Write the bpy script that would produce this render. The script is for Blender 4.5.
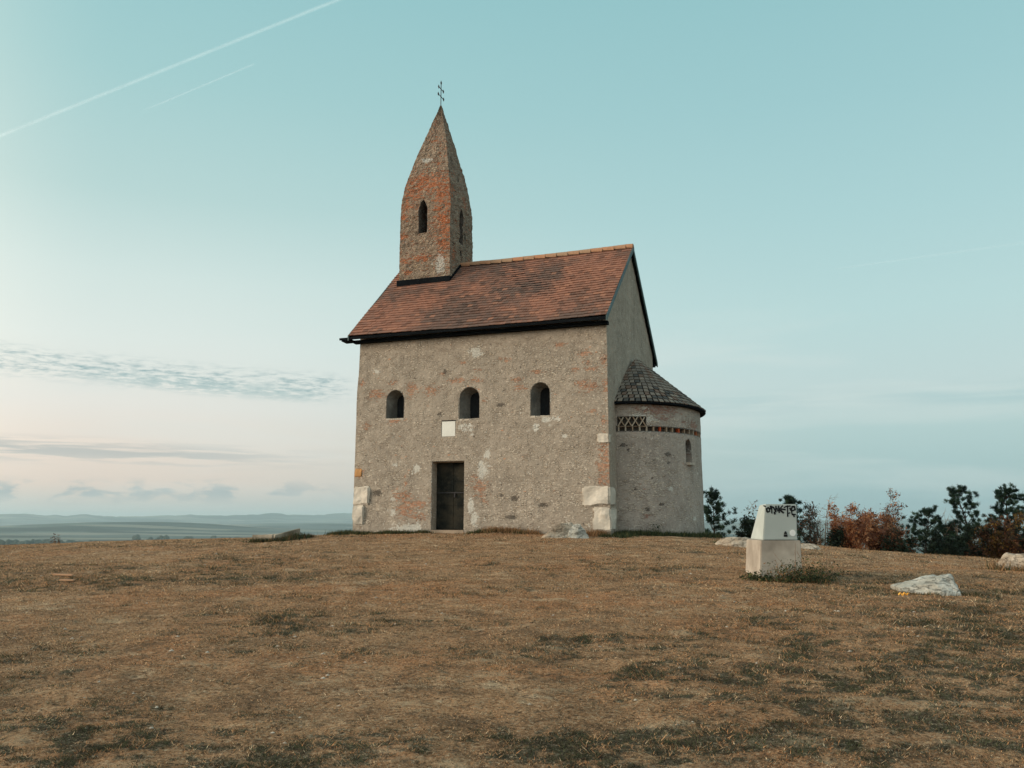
import bpy, bmesh, math, random
import numpy as np
from mathutils import Vector, Matrix, noise as mn

# ------------------------------------------------------------------ clear
for o in list(bpy.data.objects): bpy.data.objects.remove(o)
S = bpy.context.scene
COL = S.collection
R = math.radians
EYE = 1.7

# ------------------------------------------------------------------ camera
cam = bpy.data.cameras.new('camera'); co = bpy.data.objects.new('camera', cam); COL.objects.link(co)
cam.sensor_width = 36; cam.lens = 855.27 * 36 / 1024
cam.clip_start = .1; cam.clip_end = 200000
co.location = (0, 0, EYE); co.rotation_euler = (R(90) + math.atan2(136, 855.27), 0, 0)
S.camera = co

# ------------------------------------------------------------------ view
S.view_settings.view_transform = 'Standard'; S.view_settings.look = 'None'
S.view_settings.gamma = 1; S.view_settings.use_curve_mapping = False
S.view_settings.exposure = 0.10

# ------------------------------------------------------------------ sun (soft: a glowing low sun behind thin cloud, from the left front)
SUN_EL, SUN_AZ = 14.0, -101.0            # azimuth: degrees clockwise from +Y (view direction)
SUN_STRENGTH = 2.7
sd = Vector((math.sin(R(SUN_AZ)) * math.cos(R(SUN_EL)), math.cos(R(SUN_AZ)) * math.cos(R(SUN_EL)), math.sin(R(SUN_EL))))
sl = bpy.data.lights.new('sun', 'SUN'); sl.energy = SUN_STRENGTH; sl.angle = R(16); sl.color = (1, .84, .66)
so = bpy.data.objects.new('sun', sl); COL.objects.link(so)
so.rotation_euler = (-sd).to_track_quat('-Z', 'Y').to_euler()

# ------------------------------------------------------------------ world
W = bpy.data.worlds.new('World'); S.world = W; W.use_nodes = True
nt = W.node_tree; nt.nodes.clear()

class NT:
    """small node helper"""
    def __init__(s, nt): s.nt = nt
    def n(s, t, **k):
        x = s.nt.nodes.new(t)
        for a, b in k.items(): setattr(x, a, b)
        return x
    def L(s, a, b): s.nt.links.new(a, b)
    def put(s, sock, v):
        if hasattr(v, 'links') or hasattr(v, 'is_linked'): s.L(v, sock)
        else:
            if hasattr(sock.default_value, '__len__') and hasattr(v, '__len__') and len(v) == 3 and len(sock.default_value) == 4: v = (*v, 1)
            sock.default_value = v
    def m(s, op, a, b=None, c=None, clamp=False):
        x = s.n('ShaderNodeMath', operation=op, use_clamp=clamp)
        s.put(x.inputs[0], a)
        if b is not None: s.put(x.inputs[1], b)
        if c is not None: s.put(x.inputs[2], c)
        return x.outputs[0]
    def vm(s, op, a, b=None):
        x = s.n('ShaderNodeVectorMath', operation=op); s.put(x.inputs[0], a)
        if b is not None: s.put(x.inputs[1], b)
        return x.outputs['Value'] if op in ('DOT_PRODUCT', 'LENGTH') else x.outputs[0]
    def mix(s, f, a, b, mode='MIX'):
        x = s.n('ShaderNodeMix', data_type='RGBA', blend_type=mode)
        s.put(x.inputs[0], f); s.put(x.inputs[6], a); s.put(x.inputs[7], b)
        return x.outputs[2]
    def ss(s, v, a, b, lo=0., hi=1.):
        x = s.n('ShaderNodeMapRange', interpolation_type='SMOOTHSTEP')
        s.put(x.inputs[0], v)
        for i, q in ((1, a), (2, b), (3, lo), (4, hi)): s.put(x.inputs[i], q)
        return x.outputs[0]
    def noise(s, vec, scale, detail=4, rough=.55, dist=0.):
        x = s.n('ShaderNodeTexNoise'); s.put(x.inputs['Vector'], vec)
        x.inputs['Scale'].default_value = scale; x.inputs['Detail'].default_value = detail
        x.inputs['Roughness'].default_value = rough; x.inputs['Distortion'].default_value = dist
        return x.outputs['Fac']
    def ramp(s, v, pts):
        x = s.n('ShaderNodeValToRGB'); s.put(x.inputs[0], v)
        e = x.color_ramp.elements
        while len(e) > 1: e.remove(e[0])
        e[0].position = pts[0][0]; e[0].color = (*pts[0][1], 1)
        for p, c in pts[1:]:
            q = e.new(p); q.color = (*c, 1)
        return x.outputs[0]

def lin(h):
    h = h.lstrip('#'); o = []
    for i in (0, 2, 4):
        c = int(h[i:i+2], 16) / 255; o.append(c / 12.92 if c <= .04045 else ((c + .055) / 1.055) ** 2.4)
    return tuple(o)

def build_world():
    w = NT(nt)
    tc = w.n('ShaderNodeTexCoord').outputs['Generated']
    d = w.vm('NORMALIZE', tc)
    sp = w.n('ShaderNodeSeparateXYZ'); w.L(d, sp.inputs[0])
    x, y, z = sp.outputs
    el = w.m('MULTIPLY', w.m('ARCSINE', z), 180 / math.pi)            # elevation in degrees
    az = w.m('MULTIPLY', w.m('ARCTAN2', x, y), 180 / math.pi)         # azimuth in degrees, 0 = +Y
    t = w.m('DIVIDE', el, 60., clamp=True)
    E_ = lambda e: max(0., min(1., e / 60.))
    left = w.ramp(t, [(E_(0), lin('CFD6D0')), (E_(1.0), lin('D4D2CA')), (E_(2.2), lin('EAD9CB')), (E_(4.5), lin('F0E2D5')), (E_(7), lin('ECE9E1')),
                      (E_(11), lin('E3ECE6')), (E_(15), lin('D6E7E2')), (E_(20), lin('BBD9D6')), (E_(27), lin('A6D0D0')), (E_(36), lin('93C6CA')), (E_(44), lin('8CC0C6')), (1., (.62, .80, .84))])
    right = w.ramp(t, [(E_(0), lin('9CBDC1')), (E_(2.5), lin('A6C6C8')), (E_(5.5), lin('B3CFCF')), (E_(8.5), lin('C2D8D7')), (E_(13), lin('BBDAD9')),
                       (E_(19), lin('AED4D5')), (E_(26), lin('A0CCCF')), (E_(36), lin('90C3C7')), (E_(44), lin('8CC0C6')), (1., (.62, .80, .84))])
    f = w.ss(az, -30, 24)
    # side clouds wrap noise
    base = w.mix(f, left, right)
    # Nishita daylight tints the sheet above and behind
    sk = w.n('ShaderNodeTexSky', sky_type='NISHITA'); sk.sun_disc = False
    sk.sun_elevation = R(SUN_EL); sk.sun_rotation = R(SUN_AZ); sk.air_density = 1.2; sk.dust_density = 2.5; sk.ozone_density = 1.5
    nish = w.mix(1., sk.outputs[0], (.10, .10, .10), 'MULTIPLY')
    base = w.mix(.12, base, nish)
    # glow round the low sun, out of the picture to the left
    ca = w.m('COSINE', w.m('MULTIPLY', w.m('SUBTRACT', az, SUN_AZ), math.pi / 180))
    g = w.m('MULTIPLY', w.ss(ca, .25, 1.), w.ss(el, 55, 5))
    base = w.mix(g, base, (2.1, 1.75, 1.35))
    back = w.ss(w.m('ABSOLUTE', az), 70, 130)
    base = w.mix(w.m('MULTIPLY', back, .45), base, (.88, .90, .88))
    # ---- clouds, in azimuth / elevation degrees
    cv = w.n('ShaderNodeCombineXYZ'); w.L(az, cv.inputs[0]); w.L(el, cv.inputs[1])
    def cloudvec(sx, sy, rot=0., off=(0, 0, 0)):
        mp = w.n('ShaderNodeMapping'); w.L(cv.outputs[0], mp.inputs[0])
        mp.inputs['Rotation'].default_value = (0, 0, R(rot)); mp.inputs['Scale'].default_value = (sx, sy, 1); mp.inputs['Location'].default_value = off
        return mp.outputs[0]
    def band(c, hw, soft, slope=0.):
        e = w.m('SUBTRACT', w.m('SUBTRACT', el, c), w.m('MULTIPLY', w.m('ADD', az, 20.), slope))
        return w.ss(w.m('ABSOLUTE', e), hw + soft, hw - soft if hw > soft else 0.)
    # rippled bank
    rp = w.noise(cloudvec(.62, 3.2, 12), 1.5, 6, .66, .15)
    shape = w.noise(cloudvec(.12, .5, 0, (3.2, 1, 0)), 1.4, 3, .5)
    b1 = w.m('MULTIPLY', w.m('MAXIMUM', band(8.85, .3, 1.05, -.032), w.m('MULTIPLY', band(8.75, .2, .6, .02), w.ss(az, -17, -14))), w.m('MULTIPLY', w.ss(az, -42, -29), w.ss(az, -9.8, -13)))
    rip = w.m('MULTIPLY', w.m('MULTIPLY', b1, w.ss(rp, .40, .72)), w.ss(shape, .22, .42))
    base = w.mix(w.m('MULTIPLY', rip, 1.), base, lin('86A6AA'))
    b1b = w.m('MULTIPLY', w.m('MULTIPLY', band(8.4, .4, .4, -.05), w.ss(az, -30, -22)), w.ss(az, -11, -15))
    base = w.mix(w.m('MULTIPLY', w.m('MULTIPLY', b1b, w.ss(rp, .36, .5)), .5), base, lin('9FBABA'))
    # grey streaks lower down
    st = w.noise(cloudvec(.10, 1.6, 0, (7, 2, 0)), 1.5, 4, .55, .3)
    b2 = w.m('MULTIPLY', band(4.0, .5, .6, -.01), w.ss(az, -8, -22))
    base = w.mix(w.m('MULTIPLY', w.m('MULTIPLY', b2, w.ss(st, .42, .58)), .8), base, lin('B3B8B5'))
    pf = w.noise(cloudvec(.35, .95, 0, (1.3, 5, 0)), 1.2, 4, .5, .2)
    b3 = w.m('MULTIPLY', band(1.75, .3, .7, .01), w.ss(az, -9, -17))
    base = w.mix(w.m('MULTIPLY', w.m('MULTIPLY', b3, w.ss(pf, .47, .60)), .85), base, lin('A3B1B2'))
    # thin veils on the right
    b4 = w.m('MULTIPLY', band(7.3, .35, .9, .0), w.ss(az, 8, 16))
    base = w.mix(w.m('MULTIPLY', w.m('MULTIPLY', b4, w.ss(st, .38, .62)), .5), base, lin('A4C3C5'))
    v = w.noise(cloudvec(.05, .35, 8, (2, 8, 0)), 1.2, 4, .5, .3)
    base = w.mix(w.m('MULTIPLY', w.m('MULTIPLY', w.ss(v, .45, .7), w.ss(el, 16, 9)), .28), base, lin('D9E0DB'))
    below = w.ss(el, -.2, -3)
    base = w.mix(below, base, (.16, .17, .15))
    bg = w.n('ShaderNodeBackground'); w.L(base, bg.inputs[0]); bg.inputs[1].default_value = 1.0
    out = w.n('ShaderNodeOutputWorld'); w.L(bg.outputs[0], out.inputs[0])
build_world()

# ------------------------------------------------------------------ helpers
def tag(o, label=None, cat=None, group=None, kind=None):
    if label: o['label'] = label
    if cat: o['category'] = cat
    if group: o['group'] = group
    if kind: o['kind'] = kind
    return o
def empty(name, loc=(0, 0, 0), rz=0.):
    o = bpy.data.objects.new(name, None); COL.objects.link(o); o.location = loc; o.rotation_euler = (0, 0, rz); o.empty_display_size = .2
    return o
def link(name, me, mat, parent=None):
    o = bpy.data.objects.new(name, me); COL.objects.link(o)
    if mat and not me.materials: me.materials.append(mat)
    if parent: o.parent = parent
    return o

class MB:
    """collects geometry; optional per-corner colour attribute"""
    def __init__(s): s.v = []; s.f = []; s.c = []
    def add(s, vs, fs, col=(1, 1, 1)):
        b = len(s.v); s.v += [tuple(p) for p in vs]; s.f += [tuple(i + b for i in f) for f in fs]; s.c += [col] * len(fs)
    def box(s, x0, x1, y0, y1, z0, z1, col=(1, 1, 1), M=None):
        vs = [Vector((x, y, z)) for z in (z0, z1) for y in (y0, y1) for x in (x0, x1)]
        if M is not None: vs = [M @ p for p in vs]
        s.add(vs, [(0, 2, 3, 1), (4, 5, 7, 6), (0, 1, 5, 4), (2, 6, 7, 3), (0, 4, 6, 2), (1, 3, 7, 5)], col)
    def tube(s, pts, rad, n=6, col=(1, 1, 1), cap=True):
        pts = [Vector(p) for p in pts]
        if not hasattr(rad, '__len__'): rad = [rad] * len(pts)
        vs = []
        for i, p in enumerate(pts):
            t = (pts[min(i + 1, len(pts) - 1)] - pts[max(i - 1, 0)]).normalized()
            a = t.orthogonal().normalized(); b = t.cross(a)
            for k in range(n):
                an = 2 * math.pi * k / n; vs.append(p + (a * math.cos(an) + b * math.sin(an)) * rad[i])
        fs = [(i * n + k, i * n + (k + 1) % n, (i + 1) * n + (k + 1) % n, (i + 1) * n + k) for i in range(len(pts) - 1) for k in range(n)]
        if cap: fs += [tuple(range(n))[::-1], tuple((len(pts) - 1) * n + k for k in range(n))]
        s.add(vs, fs, col)
    def mesh(s, name, smooth=False):
        me = bpy.data.meshes.new(name); me.from_pydata(s.v, [], s.f)
        ca = me.color_attributes.new('tint', 'FLOAT_COLOR', 'CORNER')
        arr = np.ones((len(me.loops), 4), np.float32)
        cnt = np.array([len(f) for f in s.f]); arr[:, :3] = np.repeat(np.array(s.c, np.float32).reshape(-1, 3), cnt, axis=0)
        ca.data.foreach_set('color', arr.ravel())
        if smooth: me.polygons.foreach_set('use_smooth', np.ones(len(me.polygons), bool))
        me.update(); return me
    def build(s, name, mat, parent=None, smooth=False): return link(name, s.mesh(name, smooth), mat, parent)

# vectorised gradient noise ------------------------------------------------
def _h(ix, iy, seed):
    n = (ix.astype(np.int64) * 374761393 + iy.astype(np.int64) * 668265263 + seed * 1442695041) & 0xffffffff
    n = ((n ^ (n >> 13)) * 1274126177) & 0xffffffff
    return ((n ^ (n >> 16)) & 0xffff) / 65535.0 * 2 * math.pi
def pn(x, y, seed=0):
    x = np.asarray(x, float); y = np.asarray(y, float)
    ix = np.floor(x); iy = np.floor(y); fx = x - ix; fy = y - iy
    u = fx * fx * fx * (fx * (fx * 6 - 15) + 10); v = fy * fy * fy * (fy * (fy * 6 - 15) + 10)
    def g(dx, dy):
        a = _h(ix + dx, iy + dy, seed); return np.cos(a) * (fx - dx) + np.sin(a) * (fy - dy)
    return (g(0, 0) * (1 - u) + g(1, 0) * u) * (1 - v) + (g(0, 1) * (1 - u) + g(1, 1) * u) * v
def fbm(x, y, oct=4, seed=0, rough=.5):
    s = 0; a = 1; t = 0
    for i in range(oct): s = s + a * pn(x * 2 ** i, y * 2 ** i, seed + i * 7); t += a; a *= rough
    return s / t * 1.6
def sstep(v, a, b):
    t = np.clip((np.asarray(v, float) - a) / (b - a), 0, 1); return t * t * (3 - 2 * t)

# terrain height -----------------------------------------------------------
CH = Vector((2.714, 24.0, EYE - .306)); YAW = -.34371
def terrain(x, y):
    x = np.asarray(x, float); y = np.asarray(y, float)
    P = np.where(y < 22, -1.6 + .05 * y, -.5 + .14 * sstep(y, 21.5, 25.5)); P = np.where(y < 0, -1.6 - .01 * np.abs(y), P)
    P = np.maximum(-1.9, P)
    ax = [-40, -24, -17.6, -14.2, -10.8, -7.3, -5.0, 0, 4, 7.2, 10.6, 13.4, 17.6, 24, 40]
    az = [-2.6, -1.2, -.83, -.68, -.58, -.52, -.40, -.31, -.36, -.54, -.86, -1.06, -1.42, -2.1, -4.2]
    Sx = np.interp(x, ax, az)
    ya = np.clip(y, 4, 30)
    g = P + (Sx + .31) * sstep(ya, 2, 29)
    d = np.hypot(np.maximum(0, np.abs(x) - 24), np.maximum(0, y - 30) + np.maximum(0, -12 - y))
    g = g - 107 * (1 - np.exp(-(.0005 * d + .00006 * d * d)))
    r = np.hypot(x, y); near = sstep(r, 70, 20)
    g = g + near * (.05 * fbm(x * .55, y * .55, 4, 11) + .026 * fbm(x * 2.6, y * 2.6, 4, 5, .6))
    # far country: low rolling ground and ridges
    far = sstep(r, 900, 3500)
    g = g + far * (10 * fbm(x / 2600, y / 1800, 3, 31))
    a = np.degrees(np.arctan2(x, np.maximum(y, 1e-3)))
    ridge = lambda r0, wd, h, a0, aw: h * np.exp(-((r - r0) / wd) ** 2) * np.exp(-((a - a0) / aw) ** 2)
    wob = 1 + .35 * fbm(a * .35, a * 0 + 2.2, 4, 51) + .12 * fbm(a * 1.6, a * 0 + 9.2, 3, 52)
    g = g + far * (ridge(9500, 1300, 74, -22, 6.5) + ridge(9000, 1300, 46, -29, 7) + ridge(12500, 1500, 62, -13, 9) + ridge(14500, 1500, 66, 14, 14)) * (1 + .12 * (wob - 1))
    m1 = np.exp(-((r - 23000) / 2600) ** 2) * (222 + 90 * (wob - 1) * 2.8 + 40 * np.exp(-((a + 11) / 4.) ** 2))
    g = g + far * np.where(np.abs(a) < 60, m1, 120 * np.exp(-((r - 23000) / 2600) ** 2)) * (1 - .45 * sstep(a, -6, 8))
    return g + EYE
def tz(x, y): return float(terrain(np.array([x]), np.array([y]))[0])

def blobs(x, y, L):
    s = np.zeros_like(np.asarray(x, float))
    for (cx, cy, rx, ry, k) in L: s = s + k * np.exp(-(((x - cx) / rx) ** 2 + ((y - cy) / ry) ** 2))
    return s
GREEN_P = [(-8.5, 14.2, 5.5, .8, .9), (-3.3, 14.0, 2.5, .9, .3), (-2.3, 9.6, .9, .9, .7), (4.6, 7.8, 2.0, 1.6, 1.0), (3.0, 6.4, 1.6, .8, .7), (6.6, 9.2, 2.8, 1.9, .9), (6.4, 12.9, 2.8, 1.1, .7), (5.2, 14.6, 1.0, .8, .7), (-9.5, 16.5, 5, 1.3, .6), (-2.0, 5.1, 2.2, .5, .5), (1.8, 5.2, 2.2, .45, .4),
           (1.6, 6.9, .9, .6, .7), (-2.9, 5.7, 1.0, .7, .9), (-1.2, 5.1, 1.3, .4, .8), (.3, 5.4, .7, .4, .6), (1.0, 8.4, .6, .5, .3), (5.6, 10.9, 1.2, .7, .6), (10, 14, 3, .8, .5), (3.0, 5.6, 1.5, .5, .6),
           (-6, 24.5, 6, 1.2, .45), (3.5, 19, 3.5, .7, .3), (-4.2, 8.0, 1.2, .6, .35)]
STRAW_P = [(8.8, 19.5, 4.0, 1.6, 1.0), (2.0, 21.5, 6.5, 1.2, .9), (-6, 19, 4, 1.0, .5), (-6.5, 12, 3.5, 1.0, .4), (2.8, 11.5, 2.0, 1.0, .4), (-4.5, 7.4, 1.4, .8, .35), (-1.0, 8.0, 2, .6, .25), (5.4, 17, 2.0, 1., .4)]
RUST_P = [(-2.2, 12.0, 2.4, 1.3, .9), (1.4, 11.2, 2.6, 1.6, .8), (-.3, 7.6, 2.0, .8, .5), (-4.5, 15.5, 2.5, 1.0, .3), (.3, 16, 3, 1.4, .5)]
def cover(x, y):
    """(green, straw, rust) 0..1 cover of the meadow"""
    lf = fbm(x * .28, y * .42, 4, 3, .6); mf = fbm(x * 1.3, y * 1.9, 4, 9, .6); hf = fbm(x * 4.2, y * 5.5, 3, 29, .6)
    lf2 = fbm(x * .9, y * 1.0, 5, 63, .7)
    g = np.clip(.75 * sstep(.7 * lf + .8 * lf2 + .6 * mf + .7 * hf, .02, .75) + blobs(x, y, GREEN_P) * (.55 + 1.3 * mf + 1.5 * hf + .6 * lf2), 0, 1)
    s = np.clip(.85 * sstep(-lf * .5 + .6 * fbm(x * .8, y * 1.1, 5, 17, .65) + .6 * hf, .05, .6) + .5 * blobs(x, y, STRAW_P) * (.6 + 1.4 * hf), 0, 1)
    q = np.clip(.7 * sstep(fbm(x * .5, y * .6, 5, 23, .65), -.1, .4) + .8 * blobs(x, y, RUST_P) * (.7 + 1.1 * mf), 0, 1)
    return g, s, q

# ------------------------------------------------------------------ materials
def mat(name, rough=.9, spec=.25):
    m = bpy.data.materials.new(name); m.use_nodes = True; t = NT(m.node_tree); m.node_tree.nodes.clear()
    b = t.n('ShaderNodeBsdfPrincipled'); o = t.n('ShaderNodeOutputMaterial'); t.L(b.outputs[0], o.inputs[0])
    b.inputs['Roughness'].default_value = rough; b.inputs['Specular IOR Level'].default_value = spec
    return m, t, b
def bump(t, b, h, dist=.02, strength=1.):
    x = t.n('ShaderNodeBump'); x.inputs['Strength'].default_value = strength; x.inputs['Distance'].default_value = dist
    t.L(h, x.inputs['Height']); t.L(x.outputs[0], b.inputs['Normal'])

def m_simple(name, col, var=.25, scale=8., rough=.85, bd=.01, spec=.25, col2=None):
    m, t, b = mat(name, rough, spec)
    c = t.n('ShaderNodeTexCoord').outputs['Object']
    n1 = t.noise(c, scale, 6, .6); n2 = t.noise(c, scale * .22, 4, .6)
    c2 = col2 or tuple(k * (1 - var) for k in col)
    x = t.mix(t.ss(n2, .35, .65), c2, tuple(k * (1 + var * .4) for k in col))
    x = t.mix(t.m('MULTIPLY', t.ss(n1, .3, .7), .5), x, tuple(k * (1 - var) for k in col))
    t.L(x, b.inputs['Base Color']); bump(t, b, n1, bd)
    return m

def m_masonry(name, base, pale, brickc, rubble=.0, relief=.02, brown=0.):
    """old lime plaster over rubble and brick; 'marks' attribute: r brick, g lime, b stones, alpha pits"""
    m, t, b = mat(name, .92, .15)
    uv = t.n('ShaderNodeUVMap', uv_map='wall').outputs[0]
    oc = t.n('ShaderNodeTexCoord').outputs['Object']
    at = t.n('ShaderNodeAttribute', attribute_name='marks')
    sp = t.n('ShaderNodeSeparateColor'); t.L(at.outputs['Color'], sp.inputs[0])
    aR, aG, aB = sp.outputs; aD = at.outputs['Alpha']
    nb = t.noise(oc, 1.1, 5, .6); nm = t.noise(oc, 4.5, 6, .62); nf = t.noise(oc, 21, 6, .70); ng = t.noise(oc, 45, 3, .6)
    c = t.mix(t.ss(nb, .32, .68), tuple(k * .86 for k in base), tuple(k * 1.1 for k in base))
    c = t.mix(t.m('MULTIPLY', t.ss(nm, .45, .66), .65), c, tuple(k * q for k, q in zip(base, (.72, .68, .64))))
    c = t.mix(t.m('MULTIPLY', t.ss(t.noise(oc, 2.3, 6, .65), .54, .66), .45), c, tuple(k * q for k, q in zip(base, (1.22, 1.2, 1.18))))
    c = t.mix(t.m('MULTIPLY', t.ss(nf, .52, .70), .45), c, tuple(k * 1.3 for k in base))
    c = t.mix(t.m('MULTIPLY', t.ss(nf, .44, .30), .5), c, tuple(k * .66 for k in base))
    c = t.mix(t.m('MULTIPLY', t.ss(ng, .5, .72), .35), c, tuple(k * .7 for k in base))
    # rubble cells
    c = t.mix(t.m('MULTIPLY', t.ss(t.noise(oc, 9, 6, .72), .53, .66), .55), c, tuple(k * 1.36 for k in base))
    c = t.mix(t.m('MULTIPLY', t.ss(t.noise(oc, 12, 6, .72, .6), .46, .36), .55), c, tuple(k * .6 for k in base))
    mp = t.n('ShaderNodeMapping'); t.L(uv, mp.inputs[0]); mp.inputs['Scale'].default_value = ((6.4, 13.5, 1) if brown else (8.6, 19, 1))
    wob = t.n('ShaderNodeTexNoise'); t.L(uv, wob.inputs['Vector']); wob.inputs['Scale'].default_value = 6
    wv = t.vm('ADD', mp.outputs[0], wob.outputs['Color'])
    vo = t.n('ShaderNodeTexVoronoi', feature='F1'); t.L(wv, vo.inputs['Vector']); vo.inputs['Scale'].default_value = 1.; vo.inputs['Randomness'].default_value = .9
    vd = t.n('ShaderNodeTexVoronoi', feature='DISTANCE_TO_EDGE'); t.L(wv, vd.inputs['Vector']); vd.inputs['Scale'].default_value = 1.; vd.inputs['Randomness'].default_value = .9
    cs = t.n('ShaderNodeSeparateColor'); t.L(vo.outputs['Color'], cs.inputs[0])
    core = t.ss(t.m('ADD', vd.outputs[0], t.m('MULTIPLY', t.m('SUBTRACT', nf, .5), .5)), .10, .24)
    stone_on = t.m('MULTIPLY', core, t.ss(t.m('ADD', cs.outputs[0], t.m('ADD', t.m('MULTIPLY', aB, .62), t.m('ADD', t.m('MULTIPLY', nm, .35), rubble))), 1.12, 1.2))
    pc = t.mix(cs.outputs[1], pale, tuple(k * q for k, q in zip(pale, (.72, .66, .58))))
    c = t.mix(t.m('MULTIPLY', stone_on, t.m('ADD', .25, t.m('MULTIPLY', cs.outputs[2], .5))), c, pc)
    if brown:
        bn = t.m('MULTIPLY', core, t.ss(t.m('ADD', cs.outputs[2], t.m('MULTIPLY', nb, .4)), .75, .85))
        c = t.mix(t.m('MULTIPLY', bn, brown), c, lin('6B4A3C'))
        jn = t.m('MULTIPLY', t.ss(vd.outputs[0], .1, .02), t.ss(nm, .42, .6))
        c = t.mix(t.m('MULTIPLY', jn, .55), c, tuple(k * .45 for k in base))
    zone = t.ss(t.m('ADD', t.noise(oc, .8, 4, .55), t.m('MULTIPLY', aB, .35)), .46, .62)
    jj = t.m('MULTIPLY', t.m('MULTIPLY', t.ss(vd.outputs[0], .14, .02), t.ss(nm, .40, .58)), zone)
    c = t.mix(t.m('MULTIPLY', jj, .30), c, tuple(k * .5 for k in base))
    stt = t.n('ShaderNodeMapping'); t.L(uv, stt.inputs[0]); stt.inputs['Scale'].default_value = (2.4, .35, 1)
    sn = t.noise(stt.outputs[0], 2., 5, .6)
    c = t.mix(t.m('MULTIPLY', t.ss(sn, .52, .72), .35), c, tuple(k * .72 for k in base))
    c = t.mix(t.m('MULTIPLY', t.ss(sn, .48, .30), .30), c, tuple(k * 1.28 for k in base))
    fl = t.noise(t.vm('MULTIPLY', oc, (1, 1, 1.5)), 13, 2, .5); fl2 = t.noise(t.vm('MULTIPLY', oc, (1, 1, 1.6)), 26, 2, .5)
    c = t.mix(t.m('MULTIPLY', t.ss(t.m('ADD', fl, t.m('MULTIPLY', aB, .05)), .655, .69), .75), c, pale)
    c = t.mix(t.m('MULTIPLY', t.ss(fl2, .69, .72), .6), c, tuple(min(1, k * 1.15) for k in pale))
    c = t.mix(t.m('MULTIPLY', t.ss(fl2, .32, .28), .6), c, tuple(k * .4 for k in base))
    # brick
    bt = t.n('ShaderNodeTexBrick'); t.L(t.vm('ADD', uv, t.vm('MULTIPLY', wob.outputs['Color'], (.04, .03, 0))), bt.inputs['Vector'])
    bt.inputs['Scale'].default_value = 1.; bt.inputs['Brick Width'].default_value = .23; bt.inputs['Row Height'].default_value = .072; bt.inputs['Mortar Size'].default_value = .009
    bt.inputs['Color1'].default_value = (*brickc, 1); bt.inputs['Color2'].default_value = (*(k * q for k, q in zip(brickc, (.72, 1.15, 1.6))), 1); bt.inputs['Mortar'].default_value = (*base, 1)
    nbk = t.noise(t.vm('MULTIPLY', oc, (1, 1, 3.0 if brown else 2.2)), 6.5 if brown else 9, 5, .68)
    br_on = t.ss(t.m('ADD', aR, t.m('MULTIPLY', t.m('SUBTRACT', t.m('ADD', t.m('ADD', t.m('MULTIPLY', nf, .35), t.m('MULTIPLY', nbk, .65)), t.m('MULTIPLY', cs.outputs[2], .10)), .61), 4.6)), .42, .62)
    # a few stray bricks everywhere
    stray = t.m('MULTIPLY', core, t.m('MULTIPLY', t.ss(cs.outputs[1], .955, .97), t.ss(nb, .5, .62)))
    bricks = t.mix(t.ss(nf, .42, .62), tuple(k * .62 for k in brickc), t.mix(t.ss(t.noise(uv, 9, 3, .6), .45, .62), bt.outputs['Color'], tuple(k * q for k, q in zip(brickc, (1.0, 1.5, 2.3)))))
    c = t.mix(t.m('MULTIPLY', br_on, .82 if brown else .68), c, bricks)
    c = t.mix(t.m('MULTIPLY', stray, .6), c, brickc)
    # lime
    wh = t.ss(t.m('ADD', aG, t.m('MULTIPLY', t.m('SUBTRACT', t.m('ADD', t.m('MULTIPLY', nf, .5), t.m('MULTIPLY', nm, .5)), .5), 4.6)), .42, .66)
    c = t.mix(t.m('MULTIPLY', wh, .78), c, t.mix(nf, lin('B7B8B0'), lin('DDD9CE')))
    # pits
    pit0 = t.m('MULTIPLY', t.ss(t.noise(oc, 7.5, 3, .5), .70, .74), .8)
    pit = t.m('MAXIMUM', pit0, t.ss(t.m('ADD', aD, t.m('MULTIPLY', t.m('SUBTRACT', nf, .5), 2.4)), .55, .7))
    c = t.mix(t.m('MULTIPLY', pit, .75), c, tuple(k * .22 for k in base))
    t.L(c, b.inputs['Base Color'])
    h = t.m('ADD', t.m('MULTIPLY', nf, .8 if brown else .55), t.m('MULTIPLY', nm, .7 if brown else .3))
    h = t.m('ADD', h, t.m('MULTIPLY', stone_on, .35)); h = t.m('SUBTRACT', h, t.m('MULTIPLY', jj, .25)); h = t.m('SUBTRACT', h, t.m('MULTIPLY', pit, .8)); h = t.m('SUBTRACT', h, t.m('MULTIPLY', br_on, .25))
    if brown: h = t.m('ADD', h, t.m('MULTIPLY', core, .4))
    bump(t, b, h, relief)
    return m

M = {}
M['nave'] = m_masonry('old_plaster', lin('A09587'), lin('CABFAE'), lin('C07E56'), -.04, .03)
M['apse'] = m_masonry('apse_plaster', lin('A69C92'), lin('CBBFAE'), lin('A46B54'), .03, .03)
M['tower'] = m_masonry('tower_rubble', lin('978675'), lin('C2AE94'), lin('CB7244'), .16, .05, .55)
M['dark'] = m_simple('weathered_timber_and_eave_shade', (.008, .010, .012), .3, 6, .95, spec=.05)  # near-black tone also paints the shade under the eaves
M['verge'] = m_simple('grey_green_painted_board', lin('4C6163'), .3, 6, .6)
M['reveal_shade'] = m_simple('painted_reveal_shade', lin('77746D'), .4, 10, .95, .02)  # darker grey that paints shade into the window reveals
M['opening_dark'] = m_simple('painted_interior_dark', (.012, .014, .016), .2, 3, .9, .002)
M['lime'] = m_simple('limestone_block', lin('D2C9BA'), .28, 9, .9, .02)
M['sill'] = m_simple('pale_stone_sill', lin('BDB3A4'), .25, 10, .9, .01)
M['plaque'] = m_simple('white_marble_plaque', lin('DCDCD4'), .06, 12, .5, .001)
M['iron'] = m_simple('wrought_iron', (.035, .035, .037), .3, 30, .55, .002)
M['step'] = m_simple('worn_stone_step', lin('A08F7C'), .3, 9, .9, .01)
M['concrete'] = m_simple('weathered_concrete', lin('B8AEA0'), .3, 5, .9, .006, col2=lin('8B8175'))
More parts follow.
